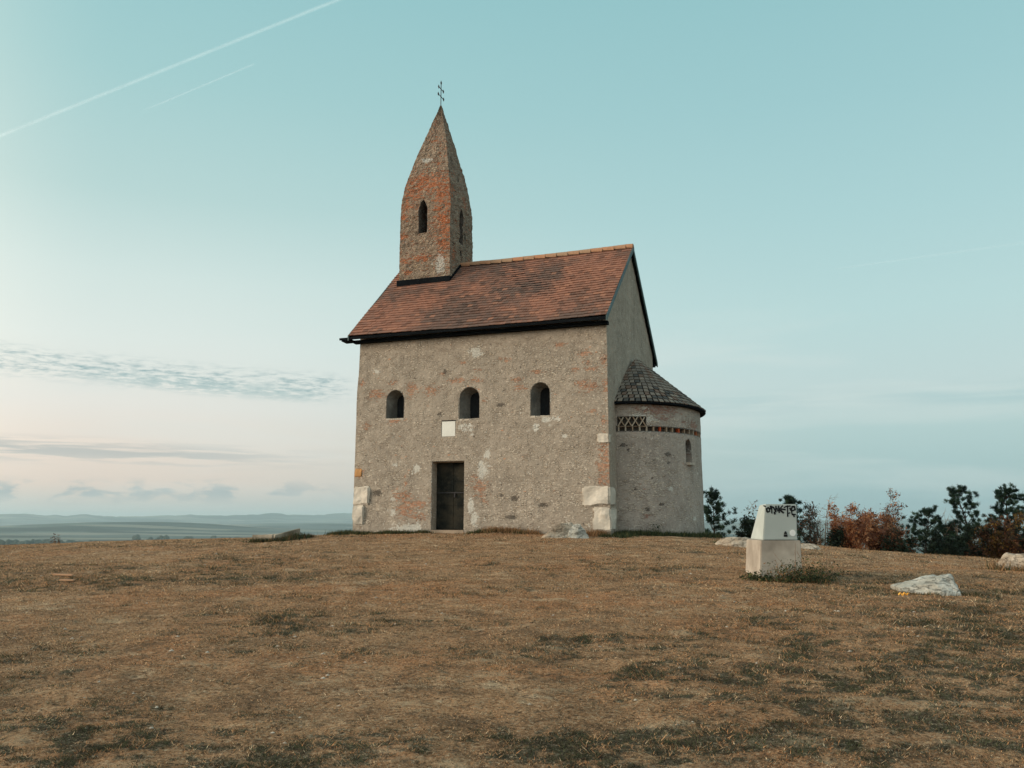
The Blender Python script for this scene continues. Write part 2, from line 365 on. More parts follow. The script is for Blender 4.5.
M['old_concrete'] = m_simple('old_mossy_concrete', lin('A89D8C'), .4, 7, .9, .01, col2=lin('6B6455'))
M['bluepaint'] = m_simple('pale_grey_painted_concrete', lin('B2BAB5'), .12, 7, .8, .003)
M['black'] = m_simple('black_spray_paint', (.012, .013, .014), .1, 20, .7, .001)
M['white'] = m_simple('white_sticker', lin('E4E6E2'), .05, 20, .5, .001)
def m_rock(name, a, b2):
    m, t, b = mat(name, .92, .2)
    c = t.n('ShaderNodeTexCoord').outputs['Object']
    n0 = t.noise(c, 2.5, 5, .6); n1 = t.noise(c, 9, 8, .68, .4); n2 = t.noise(c, 34, 5, .7)
    x = t.mix(t.ss(n0, .38, .62), b2, a); x = t.mix(t.m('MULTIPLY', t.ss(n1, .5, .66), .6), x, tuple(k * .62 for k in b2))
    x = t.mix(t.m('MULTIPLY', t.ss(n2, .5, .68), .35), x, tuple(k * 1.3 for k in a))
    cr = t.ss(t.m('ABSOLUTE', t.m('SUBTRACT', t.noise(t.vm('MULTIPLY', c, (1, 1, 2.2)), 3.2, 5, .6, .6), .5)), .022, .0)
    x = t.mix(t.m('MULTIPLY', cr, .5), x, tuple(k * .3 for k in b2))
    t.L(x, b.inputs['Base Color']); h = t.m('SUBTRACT', t.m('ADD', n1, t.m('MULTIPLY', n2, .3)), t.m('MULTIPLY', cr, .6)); bump(t, b, h, .022)
    return m
M['rock_grey'] = m_rock('grey_limestone', lin('BCBAB0'), lin('9A978C'))
M['rock_warm'] = m_rock('warm_limestone', lin('C0B5A4'), lin('9B8B78'))
M['bark'] = m_simple('bark', (.06, .05, .042), .3, 12, .95, .02)
M['twig'] = m_simple('dry_twig', lin('8C7460'), .3, 12, .95, .002)
M['plank'] = m_simple('raw_plank', lin('CB9C78'), .2, 12, .8, .004)
M['orange'] = m_simple('orange_wrapper', lin('EFA23A'), .1, 20, .5, .004, col2=lin('F0C060'))

def m_door():
    m, t, b = mat('dark_door_sheeting', .9, .08)
    c = t.n('ShaderNodeTexCoord').outputs['Object']
    n1 = t.noise(c, 9, 6, .65); n2 = t.noise(c, 2.2, 4, .6)
    x = t.mix(t.ss(n2, .35, .65), lin('1A1E1D'), lin('34322B')); x = t.mix(t.m('MULTIPLY', t.ss(n1, .45, .75), .6), x, lin('413C33'))
    t.L(x, b.inputs['Base Color']); bump(t, b, n1, .006); return m
M['door'] = m_door()
def m_tint(name, mul=(1, 1, 1), rough=.9, var=.35, scale=10., bd=.01, two=0., spec=.2):
    m, t, b = mat(name, rough, spec)
    a = t.n('ShaderNodeAttribute', attribute_name='tint').outputs['Color']
    c = t.n('ShaderNodeTexCoord').outputs['Object']; n1 = t.noise(c, scale, 5, .6)
    x = t.mix(1., a, t.mix(n1, tuple(k * (1 - var) for k in mul), tuple(k * (1 + var) for k in mul)), 'MULTIPLY')
    t.L(x, b.inputs['Base Color'])
    if bd: bump(t, b, n1, bd)
    if two:
        tr = t.n('ShaderNodeBsdfTranslucent'); t.L(x, tr.inputs[0]); ms = t.n('ShaderNodeMixShader'); ms.inputs[0].default_value = two
        t.L(b.outputs[0], ms.inputs[1]); t.L(tr.outputs[0], ms.inputs[2]); o = [n for n in m.node_tree.nodes if n.type == 'OUTPUT_MATERIAL'][0]; t.L(ms.outputs[0], o.inputs[0])
    return m
M['tiles'] = m_tint('terracotta_tiles', rough=.85, var=.3, scale=14, bd=.008)
M['slates'] = m_tint('weathered_shingles', rough=.8, var=.25, scale=14, bd=.006)
M['leaf'] = m_tint('leaves', rough=.7, var=.2, scale=3, bd=0, two=.25)
M['blade'] = m_tint('grass_blades', rough=.85, var=.2, scale=2, bd=0, two=.3, spec=.1)
M['weed'] = m_tint('weed_leaves', rough=.8, var=.2, scale=4, bd=0, two=.2, spec=.1)

def m_terrain():
    m, t, b = mat('dry_meadow_and_far_fields', .95, .1)
    g = t.n('ShaderNodeNewGeometry').outputs['Position']
    at = t.n('ShaderNodeAttribute', attribute_name='marks'); sp = t.n('ShaderNodeSeparateColor'); t.L(at.outputs['Color'], sp.inputs[0])
    aG, aS, aR = sp.outputs; far = at.outputs['Alpha']
    n1 = t.noise(g, 1.6, 6, .65); n2 = t.noise(g, 7, 6, .7); n3 = t.noise(g, 32, 5, .7); n4 = t.noise(g, 90, 3, .7)
    n5 = t.noise(g, 14, 6, .72, .3)
    gr = t.m('ADD', t.m('MULTIPLY', t.m('SUBTRACT', n2, .5), 1.5), t.m('MULTIPLY', t.m('SUBTRACT', n5, .5), 1.6))
    c = t.mix(t.ss(n1, .35, .65), lin('9B7858'), lin('C0966F'))
    c = t.mix(t.m('MULTIPLY', t.ss(t.m('ADD', aR, gr), .1, 1.), .75), c, lin('C68E63'))
    c = t.mix(t.m('MULTIPLY', t.ss(t.m('ADD', aS, gr), .3, 1.2), .75), c, lin('E4CAA8'))
    c = t.mix(t.m('MULTIPLY', t.ss(t.m('ADD', aG, t.m('MULTIPLY', gr, 1.5)), .3, .85), .92), c, lin('46463A'))
    c = t.mix(t.m('MULTIPLY', t.ss(n5, .50, .36), .75), c, lin('40342B'))
    c = t.mix(t.m('MULTIPLY', t.ss(n5, .56, .70), .5), c, lin('CDB592'))
    c = t.mix(t.m('MULTIPLY', t.ss(n3, .52, .68), .65), c, lin('DCC7A8'))
    c = t.mix(t.m('MULTIPLY', t.ss(n3, .49, .34), .8), c, lin('3C3023'))
    c = t.mix(t.m('MULTIPLY', t.ss(n4, .5, .32), .6), c, lin('3C3024'))
    c = t.mix(t.m('MULTIPLY', t.ss(n4, .54, .70), .4), c, lin('D6BE9C'))
    tone = t.noise(t.vm('MULTIPLY', g, (1, 1.3, 1)), 1.9, 7, .68)
    c = t.mix(t.m('MULTIPLY', t.ss(tone, .50, .34), .5), c, lin('4C3D30')); c = t.mix(t.m('MULTIPLY', t.ss(tone, .54, .70), .4), c, lin('E2C8A4'))
    # far: fields and woods
    fv = t.vm('MULTIPLY', g, (1 / 900., 1 / 420., 0))
    vo = t.n('ShaderNodeTexVoronoi'); t.L(fv, vo.inputs['Vector']); vo.inputs['Scale'].default_value = 1.
    fs = t.n('ShaderNodeSeparateColor'); t.L(vo.outputs['Color'], fs.inputs[0])
    fc = t.ramp(fs.outputs[0], [(0, lin('3C4944')), (.3, lin('57625A')), (.5, lin('7C7A6A')), (.7, lin('4C5C56')), (.85, lin('8A8678')), (1, lin('38423E'))])
    wn = t.noise(t.vm('MULTIPLY', g, (1 / 2600., 1 / 700., 0)), 1., 6, .6)
    fc = t.mix(t.ss(wn, .48, .56), fc, lin('26332A'))
    c = t.mix(far, c, fc)
    t.L(c, b.inputs['Base Color'])
    h = t.m('ADD', t.m('ADD', t.m('MULTIPLY', n2, 1.2), t.m('MULTIPLY', n5, 1.0)), t.m('ADD', t.m('MULTIPLY', n3, .9), t.m('MULTIPLY', n4, .35)))
    bump(t, b, h, .05)
    return m
M['terrain'] = m_terrain()

# ------------------------------------------------------------------ ground
def ground():
    rr = [.3]
    while rr[-1] < 34000:
        r = rr[-1]; rr.append(r * (1.05 if r < 4 else 1.009 if r < 45 else 1.03 if r < 4000 else 1.017))
    rr = np.array(rr)
    aa = np.concatenate([np.arange(-38, 38, .22), np.arange(38, 322, 3.)]); aa = np.radians(aa)
    Rg, A = np.meshgrid(rr, aa, indexing='ij')
    x = Rg * np.sin(A); y = Rg * np.cos(A)
    z = terrain(x, y)
    g, s, q = cover(x, y)
    r = np.hypot(x, y); far = sstep(r, 45, 160)
    nr, na = x.shape
    vs = np.stack([x, y, z], -1).reshape(-1, 3)
    i, j = np.meshgrid(np.arange(nr - 1), np.arange(na), indexing='ij')
    a = i * na + j; b = i * na + (j + 1) % na; c = (i + 1) * na + (j + 1) % na; d = (i + 1) * na + j
    quads = np.stack([a, b, c, d], -1).reshape(-1, 4)[:, ::-1]
    me = bpy.data.meshes.new('ground')
    nv = len(vs) + 1
    allv = np.vstack([vs, [[0, 0, tz(0, 0)]]])
    tris = np.array([[nv - 1, (k + 1) % na, k] for k in range(na)])
    me.from_pydata(allv.tolist(), [], quads.tolist() + tris.tolist())
    ca = me.color_attributes.new('marks', 'FLOAT_COLOR', 'POINT')
    arr = np.zeros((nv, 4), np.float32); arr[:-1, 0] = g.ravel(); arr[:-1, 1] = s.ravel(); arr[:-1, 2] = q.ravel(); arr[:-1, 3] = far.ravel()
    ca.data.foreach_set('color', arr.ravel())
    me.polygons.foreach_set('use_smooth', np.ones(len(me.polygons), bool)); me.update()
    o = link('ground', me, M['terrain']); tag(o, kind='structure')
ground()

# ------------------------------------------------------------------ haze
def haze():
    mb = MB(); mb.box(-30000, 30000, -26000, 31000, -160, 250)
    m = bpy.data.materials.new('thin_air'); m.use_nodes = True; t = NT(m.node_tree); m.node_tree.nodes.clear()
    v = t.n('ShaderNodeVolumePrincipled'); v.inputs['Density'].default_value = HAZE
    v.inputs['Color'].default_value = (.72, .93, 1., 1); v.inputs['Anisotropy'].default_value = .2
    o = t.n('ShaderNodeOutputMaterial'); t.L(v.outputs[0], o.inputs['Volume'])
    ob = mb.build('haze', m); tag(ob, kind='stuff')
HAZE = 4.8e-5
haze()

# ------------------------------------------------------------------ church
church = empty('church', CH, YAW)
tag(church, 'small old stone chapel with red tiled roof and pointed bell tower on the hilltop', 'church')
WL, D_, OVF, HE, HR = 8.02, 7.21, .40, 6.035, 9.27
MID = D_ / 2; SL = (HR - HE) / (MID + OVF)
roofz = lambda y: HE + SL * (min(y, D_ - y) + OVF)

def boolean(o, cutters):
    for c in cutters:
        md = o.modifiers.new('b', 'BOOLEAN'); md.operation = 'DIFFERENCE'; md.solver = 'EXACT'; md.object = c
    dg = bpy.context.evaluated_depsgraph_get(); dg.update()
    me = bpy.data.meshes.new_from_object(o.evaluated_get(dg), preserve_all_data_layers=True, depsgraph=dg)
    o.modifiers.clear(); old = o.data; o.data = me; bpy.data.meshes.remove(old)
    for c in cutters: bpy.data.objects.remove(c)

def arch_pts(x0, x1, z0, z1, pointed=False, n=9):
    """outline in x,z: flat bottom, round or pointed head"""
    cx = (x0 + x1) / 2; r = (x1 - x0) / 2; p = [(x0, z0), (x1, z0)]
    k = 1.9 if pointed else 1.
    zs = z1 - r * k
    for i in range(n + 1):
        a = math.pi * i / n
        sx = math.cos(a); sz = math.sin(a)
        if pointed: sz = (1 - abs(sx) ** 1.25)
        p.append((cx + r * sx, zs + r * k * sz))
    return p
def loft(name, rings):
    """closed solid from rings of points (same count)"""
    mb = MB(); n = len(rings[0]); vs = [p for r in rings for p in r]
    fs = [(i * n + k, i * n + (k + 1) % n, (i + 1) * n + (k + 1) % n, (i + 1) * n + k) for i in range(len(rings) - 1) for k in range(n)]
    fs += [tuple(range(n))[::-1], tuple((len(rings) - 1) * n + k for k in range(n))]
    mb.add(vs, fs); me = mb.mesh(name)
    bm = bmesh.new(); bm.from_mesh(me); bmesh.ops.recalc_face_normals(bm, faces=bm.faces); bm.to_mesh(me); bm.free()
    o = link(name, me, None); return o

def shell(name, per, closed_top, z0, ztop, dz, mat_, parent, marks, amp, top=True, taper=None):
    """wall solid: perimeter list of (x,y,s) points, vertical grid to ztop(i); marks(x,y,z,s)->rgba arrays"""
    P = np.array(per, float); n = len(P); zt = np.array([ztop(*p[:2]) for p in per])
    nz = int(max(zt - z0) / dz)
    t = np.linspace(0, 1, nz + 1)[:, None]
    Z = z0 + (zt[None, :] - z0) * t
    X = np.repeat(P[None, :, 0], nz + 1, 0); Y = np.repeat(P[None, :, 1], nz + 1, 0); Sx = np.repeat(P[None, :, 2], nz + 1, 0)
    if taper is not None: X, Y = taper(X, Y, Z)
    # displace
    nx = np.gradient(Y, axis=1); ny = -np.gradient(X, axis=1); nx[:, 0] = nx[:, 1]; ny[:, 0] = ny[:, 1]; l = np.hypot(nx, ny) + 1e-9
    dsp = amp * (.6 * fbm(Sx * 1.1, Z * 1.1, 3, 71) + (.5 if amp > .05 else .22) * fbm(Sx * 6, Z * 9, 3, 72)); 
    if amp > .05:
        rc = np.random.RandomState(9); tb = rc.uniform(-1, 1, (400, 64)); dsp = dsp * .8 + amp * .11 * tb[np.clip((Z / .11).astype(int), 0, 399), (Sx / .31).astype(int) % 64] + amp * .09 * tb[np.clip((Z / .11).astype(int), 0, 399), 63]
    X = X + nx / l * dsp; Y = Y + ny / l * dsp
    V = np.stack([X, Y, Z], -1).reshape(-1, 3)
    i, j = np.meshgrid(np.arange(nz), np.arange(n), indexing='ij'); j2 = (j + 1) % n
    q = np.stack([i * n + j, i * n + j2, (i + 1) * n + j2, (i + 1) * n + j], -1).reshape(-1, 4)
    faces = q.tolist() + [list(range(n))[::-1]] + closed_top(nz * n)
    me = bpy.data.meshes.new(name); me.from_pydata(V.tolist(), [], faces)
    uvl = me.uv_layers.new(name='wall')
    li = np.zeros(len(me.loops), np.int32); me.loops.foreach_get('vertex_index', li)
    sv = Sx.ravel(); zv = Z.ravel()
    uv = np.stack([sv[li], zv[li]], -1)
    tot = P[-1, 2] + np.hypot(*(P[0, :2] - P[-1, :2]))
    ql = np.arange(len(q)) ; wrap = (q[:, 1] % n == 0)   # seam: s of column 0 should be tot
    for fi in np.nonzero(wrap)[0]:
        for k in (1, 2): uv[fi * 4 + k, 0] = tot
    uvl.data.foreach_set('uv', uv.astype(np.float32).ravel())
    ca = me.color_attributes.new('marks', 'FLOAT_COLOR', 'POINT')
    ca.data.foreach_set('color', marks(V[:, 0], V[:, 1], V[:, 2], sv).astype(np.float32).ravel())
    me.update(); me.validate()
    bm = bmesh.new(); bm.from_mesh(me); bmesh.ops.recalc_face_normals(bm, faces=bm.faces); bm.to_mesh(me); bm.free()
    return link(name, me, mat_, parent)

FRONT = [('O', -7.89, 4.58, .095, .095), ('O', -6.83, 4.52, .126, .063), ('O', -7.37, 4.18, .221, .126), ('O', -6.17, 4.27, .158, .189), ('O', -5.48, 4.21, .221, .126), ('O', -5.13, 4.69, .095, .047), ('O', -4.65, 4.46, .252, .063), ('O', -4.0, 4.46, .158, .063), ('O', -3.95, 4.76, .126, .032), ('O', -3.04, 5.01, .09, .06), ('O', -3.26, 5.05, .06, .045), ('O', -2.69, 4.39, .15, .06), ('O', -2.66, 4.15, .12, .075), ('O', -2.13, 4.59, .15, .06), ('O', -3.75, 3.81, .09, .03), ('O', -6.7, 3.33, .221, .063), ('O', -7.69, 3.21, .126, .095), ('O', -7.88, 1.76, .142, .126), ('O', -4.46, 5.04, .095, .047), ('O', -6.29, 1.6, .063, .063), ('O', -6.28, 1.39, .063, .095), ('O', -6.41, 1.02, .252, .158), ('O', -6.29, .66, .283, .189), ('O', -5.82, .78, .221, .126), ('O', -5.88, .4, .283, .095), ('O', -4.04, 1.53, .095, .095), ('O', -3.87, 1.26, .21, .21), ('O', -3.74, .85, .09, .09), ('O', -1.4, 5.36, .15, .06), ('O', -.68, 5.05, .15, .09), ('O', -.59, 4.77, .09, .06), ('O', -.96, 4.61, .09, .06), ('O', -.79, 4.22, .18, .06), ('O', -.54, 4.1, .24, .15), ('O', -.45, 4.58, .15, .045), ('O', -.09, 4.85, .09, .15), ('O', -.07, 4.16, .09, .12), ('O', -.05, 3.95, .09, .09), ('O', -.47, 3.37, .12, .045), ('O', -.12, 3.07, .09, .06), ('O', -.13, 1.83, .15, .66), ('O', -2.57, 4.12, .12, .06),
 ('W', -4.07, 5.29, .189, .158), ('W', -4.44, 3.09, .126, .063), ('W', -4.18, 3.08, .126, .063), ('W', -4.38, 2.96, .063, .063), ('W', -4.18, 2.96, .095, .047), ('W', -4.15, 2.81, .047, .047), ('W', -2.14, 2.92, .12, .06), ('W', -2.36, 2.86, .045, .045), ('W', -1.75, 3.19, .18, .075), ('W', -1.48, 3.18, .09, .045), ('W', -2.11, 3.03, .09, .06), ('W', -1.72, 3.02, .06, .045), ('W', -1.27, 2.68, .09, .045), ('W', -3.65, 2.2, .09, .12), ('W', -3.77, 1.75, .165, .27), ('W', -4.16, .74, .095, .221), ('W', -4.03, .36, .095, .252), ('W', -5.94, 1.84, .079, .126), ('W', -6.75, .53, .126, .095), ('W', -6.71, .94, .095, .047), ('W', -6.21, .07, .567, .126), ('W', -6.7, 1.97, .095, .047), ('W', -7.39, 4.93, .126, .095),
 ('S', -1.88, 1.01, 1.5, .48), ('S', -1.4, 4.76, 1.26, .9), ('S', -.29, 5.27, .36, .36), ('S', -6.59, 5.3, 1.0, .69), ('S', -4.23, 5.24, .78, .31), ('S', -4.04, 1.76, .19, .79), ('S', -6.68, 1.51, .63, .94), ('S', -2.64, .59, 1.2, .36), ('S', -.98, 2.13, .42, .48),
 ('D', -5.2, 3.48, .095, .047), ('D', -3.23, 3.67, .12, .06), ('D', -3.19, 1.01, .06, .06), ('D', -2.79, .93, .12, .09), ('D', -2.91, .39, .18, .06), ('D', -7.28, 1.12, .189, .095), ('D', -7.55, .91, .095, .047), ('D', -5.05, 4.76, .063, .095), ('D', -1.94, .73, .15, .06)]
def paint(a, z, L, gate=None):
    out = np.zeros((len(a), 4)); idx = {'O': 0, 'W': 1, 'S': 2, 'D': 3}
    for k, cx, cz, rx, rz in L:
        c_ = idx[k]; d = ((a - cx) / rx) ** 2 + ((z - cz) / rz) ** 2
        v = np.exp(-d * (.32 if c_ == 0 else .7)); c = c_; out[:, c] = np.maximum(out[:, c], v if c != 2 else v * .9)
    if gate is not None: out *= gate[:, None]
    return out

def nave():
    st = .06
    per = []; s = 0.
    def seg(p, q):
        nonlocal s
        L = math.hypot(q[0] - p[0], q[1] - p[1]); n = max(2, int(round(L / st)))
        for i in range(n):
            t = i / n; per.append((p[0] + (q[0] - p[0]) * t, p[1] + (q[1] - p[1]) * t, s + L * t))
        s += L
    seg((-WL, 0), (0, 0)); ie0 = len(per); seg((0, 0), (0, MID)); ie = len(per); seg((0, MID), (0, D_)); ie2 = len(per)
    seg((0, D_), (-WL, D_)); iw0 = len(per); seg((-WL, D_), (-WL, MID)); iw = len(per); seg((-WL, MID), (-WL, 0))
    n = len(per)
    def top(b):
        fr = [b + k for k in range(iw, n)] + [b + k for k in range(0, ie + 1)]
        bk = [b + k for k in range(ie, iw + 1)]
        return [fr, bk]
    def marks(x, y, z, s_):
        o = paint(x, z, FRONT, (y < .1) * 1.)
        sl = (y < .1) & True
        o[:, 0] = np.maximum(o[:, 0], .45 * np.exp(-((x + .08) / .16) ** 2) * sl * sstep(z, 5.8, 5.2) * sstep(z, 2.2, 3.2) * (.4 + .9 * np.clip(fbm(z * 1.6, z * 0, 2, 5) + .3, 0, 1)))
        o[:, 0] = np.maximum(o[:, 0], .35 * np.exp(-((x + 7.95) / .2) ** 2) * sl * sstep(z, 5., 4.) * (.3 + np.clip(fbm(z * 1.3, z * 0, 2, 6) + .3, 0, 1)))
        o[:, 2] = np.maximum(o[:, 2], .28 * sl + .10)
        return o
    def taper(X, Y, Z):
        # slight batter; the west edge bulges out below about two thirds of the height
        k = (Z / 6.)
        off = .015 * (1 - k) + .05 * sstep(Z, 5.2, 4.2)
        X = X - off * np.clip((-X) / WL, 0, 1) ** 3 + .02 * (1 - k) * (X > -.01)
        Y = Y - .03 * (1 - k) * (Y < .01)
        return X, Y
    o = shell('nave_wall', per, top, -.7, lambda x, y: roofz(y) - .13, .06, M['nave'], church, marks, .035, taper=taper)
    cut = []
    for (x0, x1, z0, z1) in WINS:
        w = x1 - x0
        r0 = [(x, -.3, z) for x, z in arch_pts(x0 - .03, x1 + .02, z0 - .01, z1 + .03)]
        r1 = [(x, .0, z) for x, z in arch_pts(x0, x1, z0, z1)]
        r2 = [(x, .38, z) for x, z in arch_pts(x0 + w * .27, x1 - w * .0, z0 + .03, z1 - .1)]
        r3 = [(x, 1.5, z) for x, z in arch_pts(x0 + w * .27, x1 - w * .0, z0 + .03, z1 - .1)]
        cut.append(loft('cut', [r0, r1, r2, r3]))
    dx0, dx1, dz0, dz1 = DOOR
    pr = lambda a, b, c, d, y: [(a, y, c), (b, y, c), (b, y, d), (a, y, d)]
    cut.append(loft('cut', [pr(dx0, dx1, dz0 - .2, dz1, -.3), pr(dx0, dx1, dz0 - .2, dz1, 0), pr(dx0 + .01, dx1, dz0 - .2, dz1 - .03, .42), pr(dx0 + .01, dx1, dz0 - .2, dz1 - .03, .7)]))
    cut.append(loft('cut', [pr(-5.122, -4.688, 2.788, 3.247, -.2), pr(-5.122, -4.688, 2.788, 3.247, .03)]))
    for c in cut: c.parent = church
    bpy.context.view_layer.update()
    boolean(o, cut)
    return o
WINS = [(-7.03, -6.42, 3.40, 4.29), (-4.56, -3.91, 3.29, 4.25), (-2.30, -1.715, 3.29, 4.28)]
DOOR = (-5.42, -4.38, .0, 2.04)
nave()
for i, (x0, x1, z0, z1) in enumerate(WINS):
    w = x1 - x0
    mb = MB(); p = arch_pts(x0 + w * .24, x1 + .03, z0 - .0, z1 - .06)
    n = len(p); mb.add([(x, .42, z) for x, z in p] + [(x, .46, z) for x, z in p], [tuple(range(n)), tuple(range(n, 2 * n))[::-1]] + [(k, (k + 1) % n, n + (k + 1) % n, n + k) for k in range(n)])
    wo = mb.build('window', M['opening_dark'], church)  # flat black pane behind the reveal, painted darkness of the opening
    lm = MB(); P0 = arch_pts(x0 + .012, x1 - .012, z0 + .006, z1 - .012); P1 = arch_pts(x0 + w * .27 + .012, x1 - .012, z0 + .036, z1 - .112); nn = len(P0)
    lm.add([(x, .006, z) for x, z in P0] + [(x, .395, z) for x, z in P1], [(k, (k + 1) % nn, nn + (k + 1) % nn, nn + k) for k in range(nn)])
    lm.build('reveal_shade_liner', M['reveal_shade'], wo)  # added liner, its darker grey stands in for the shaded reveal
    sm = MB(); rnd = random.Random(i)
    for k in range(4):
        a = x0 + w * k / 4; sm.box(a + .004, a + w / 4 - .004, -.012 - rnd.random() * .012, .2, z0 - .045, z0 + .004 + rnd.random() * .01)
    sm.build('sill', M['sill'], wo)
def door():
    dx0, dx1, dz0, dz1 = DOOR
    mb = MB(); mb.box(dx0 + .0, dx1 + .02, .30, .36, .02, dz1 + .0)
    d = mb.build('door', M['door'], church)
    # riveted sheet panels: two columns, overlapping rows
    rnd = random.Random(4); pm = MB(); xs = [dx0 + .02, (dx0 + dx1) / 2 + .05, dx1 - .01]
    for c in range(2):
        z = .03; rows = [.38, .33, .42, .30, .52] if c else [.33, .38, .36, .40, .48]
        for h in rows:
            h2 = min(h, dz1 - .03 - z); pm.box(xs[c] + .006, xs[c + 1] - .006, .278 + rnd.random() * .008, .2995, z + .006, z + h2 - .006); z += h2
    pm.build('door_panel', M['door'], d)
    fm = MB(); fm.box(dx0 + .02, dx1 - .008, .255, .275, 1.10, 1.13); fm.box(xs[1] + .03, xs[1] + .07, .24, .275, .98, 1.09); fm.build('latch', M['iron'], d)
    tm = MB(); tm.box(dx0 - .0, dx1 + .0, -.05, .30, -.2, .012); tm.build('threshold', M['step'], church)
door()
mb = MB(); mb.box(-5.12, -4.69, -.02, .025, 2.79, 3.245); pl = mb.build('plaque', M['plaque'], church); pl['label'] = 'white square plaque set above the door'
mb = MB(); mb.box(-5.13, -4.68, -.03, .0, 3.248, 3.275); mb.build('plaque_ledge', M['dark'], church)

def stone(name, x0, x1, y0, y1, z0, z1, seed, m_, parent, amp=.025, sub=3, round_=.35, label=None):
    bm = bmesh.new(); bmesh.ops.create_cube(bm, size=1.)
    bmesh.ops.bevel(bm, geom=bm.edges[:], offset=round_ * .2, segments=2, affect='EDGES')
    bmesh.ops.triangulate(bm, faces=bm.faces[:]); bmesh.ops.subdivide_edges(bm, edges=bm.edges[:], cuts=sub, use_grid_fill=True)
    c = Vector(((x0 + x1) / 2, (y0 + y1) / 2, (z0 + z1) / 2)); sz = Vector((x1 - x0, y1 - y0, z1 - z0))
    for v in bm.verts:
        p = Vector((v.co.x * sz.x, v.co.y * sz.y, v.co.z * sz.z)); q = p + c + Vector((seed, seed * 2.3, 0))
        v.co = c + p + Vector((mn.noise(q * 3.1), mn.noise(q * 3.1 + Vector((9, 0, 0))), mn.noise(q * 3.1 + Vector((0, 9, 0))))) * amp * 1.6 + v.co.normalized() * mn.noise(q * 11) * amp * .5
    me = bpy.data.meshes.new(name); bm.to_mesh(me); bm.free()
    o = link(name, me, m_, parent)
    if label: o['label'] = label
    return o
stone('quoin_stone', -8.07, -7.52, -.08, .5, .76, 1.33, 1, M['lime'], church, .04)
stone('quoin_stone', -8.08, -7.70, -.09, .5, .13, .745, 2, M['lime'], church, .03)
stone('quoin_stone', -.77, .04, -.085, .6, .70, 1.24, 3, M['lime'], church, .03)
stone('quoin_stone', -.46, .06, -.09, .6, .0, .66, 4, M['lime'], church, .03)
stone('quoin_stone', -.31, .03, -.05, .3, 2.47, 2.72, 5, M['lime'], church, .02)
stone('quoin_stone', -8.06, -7.80, -.05, .3, 1.62, 1.90, 6, m_simple('ochre_stone', lin('B98A5A'), .2, 7, .9, .02), church, .02, label='ochre corner stone')

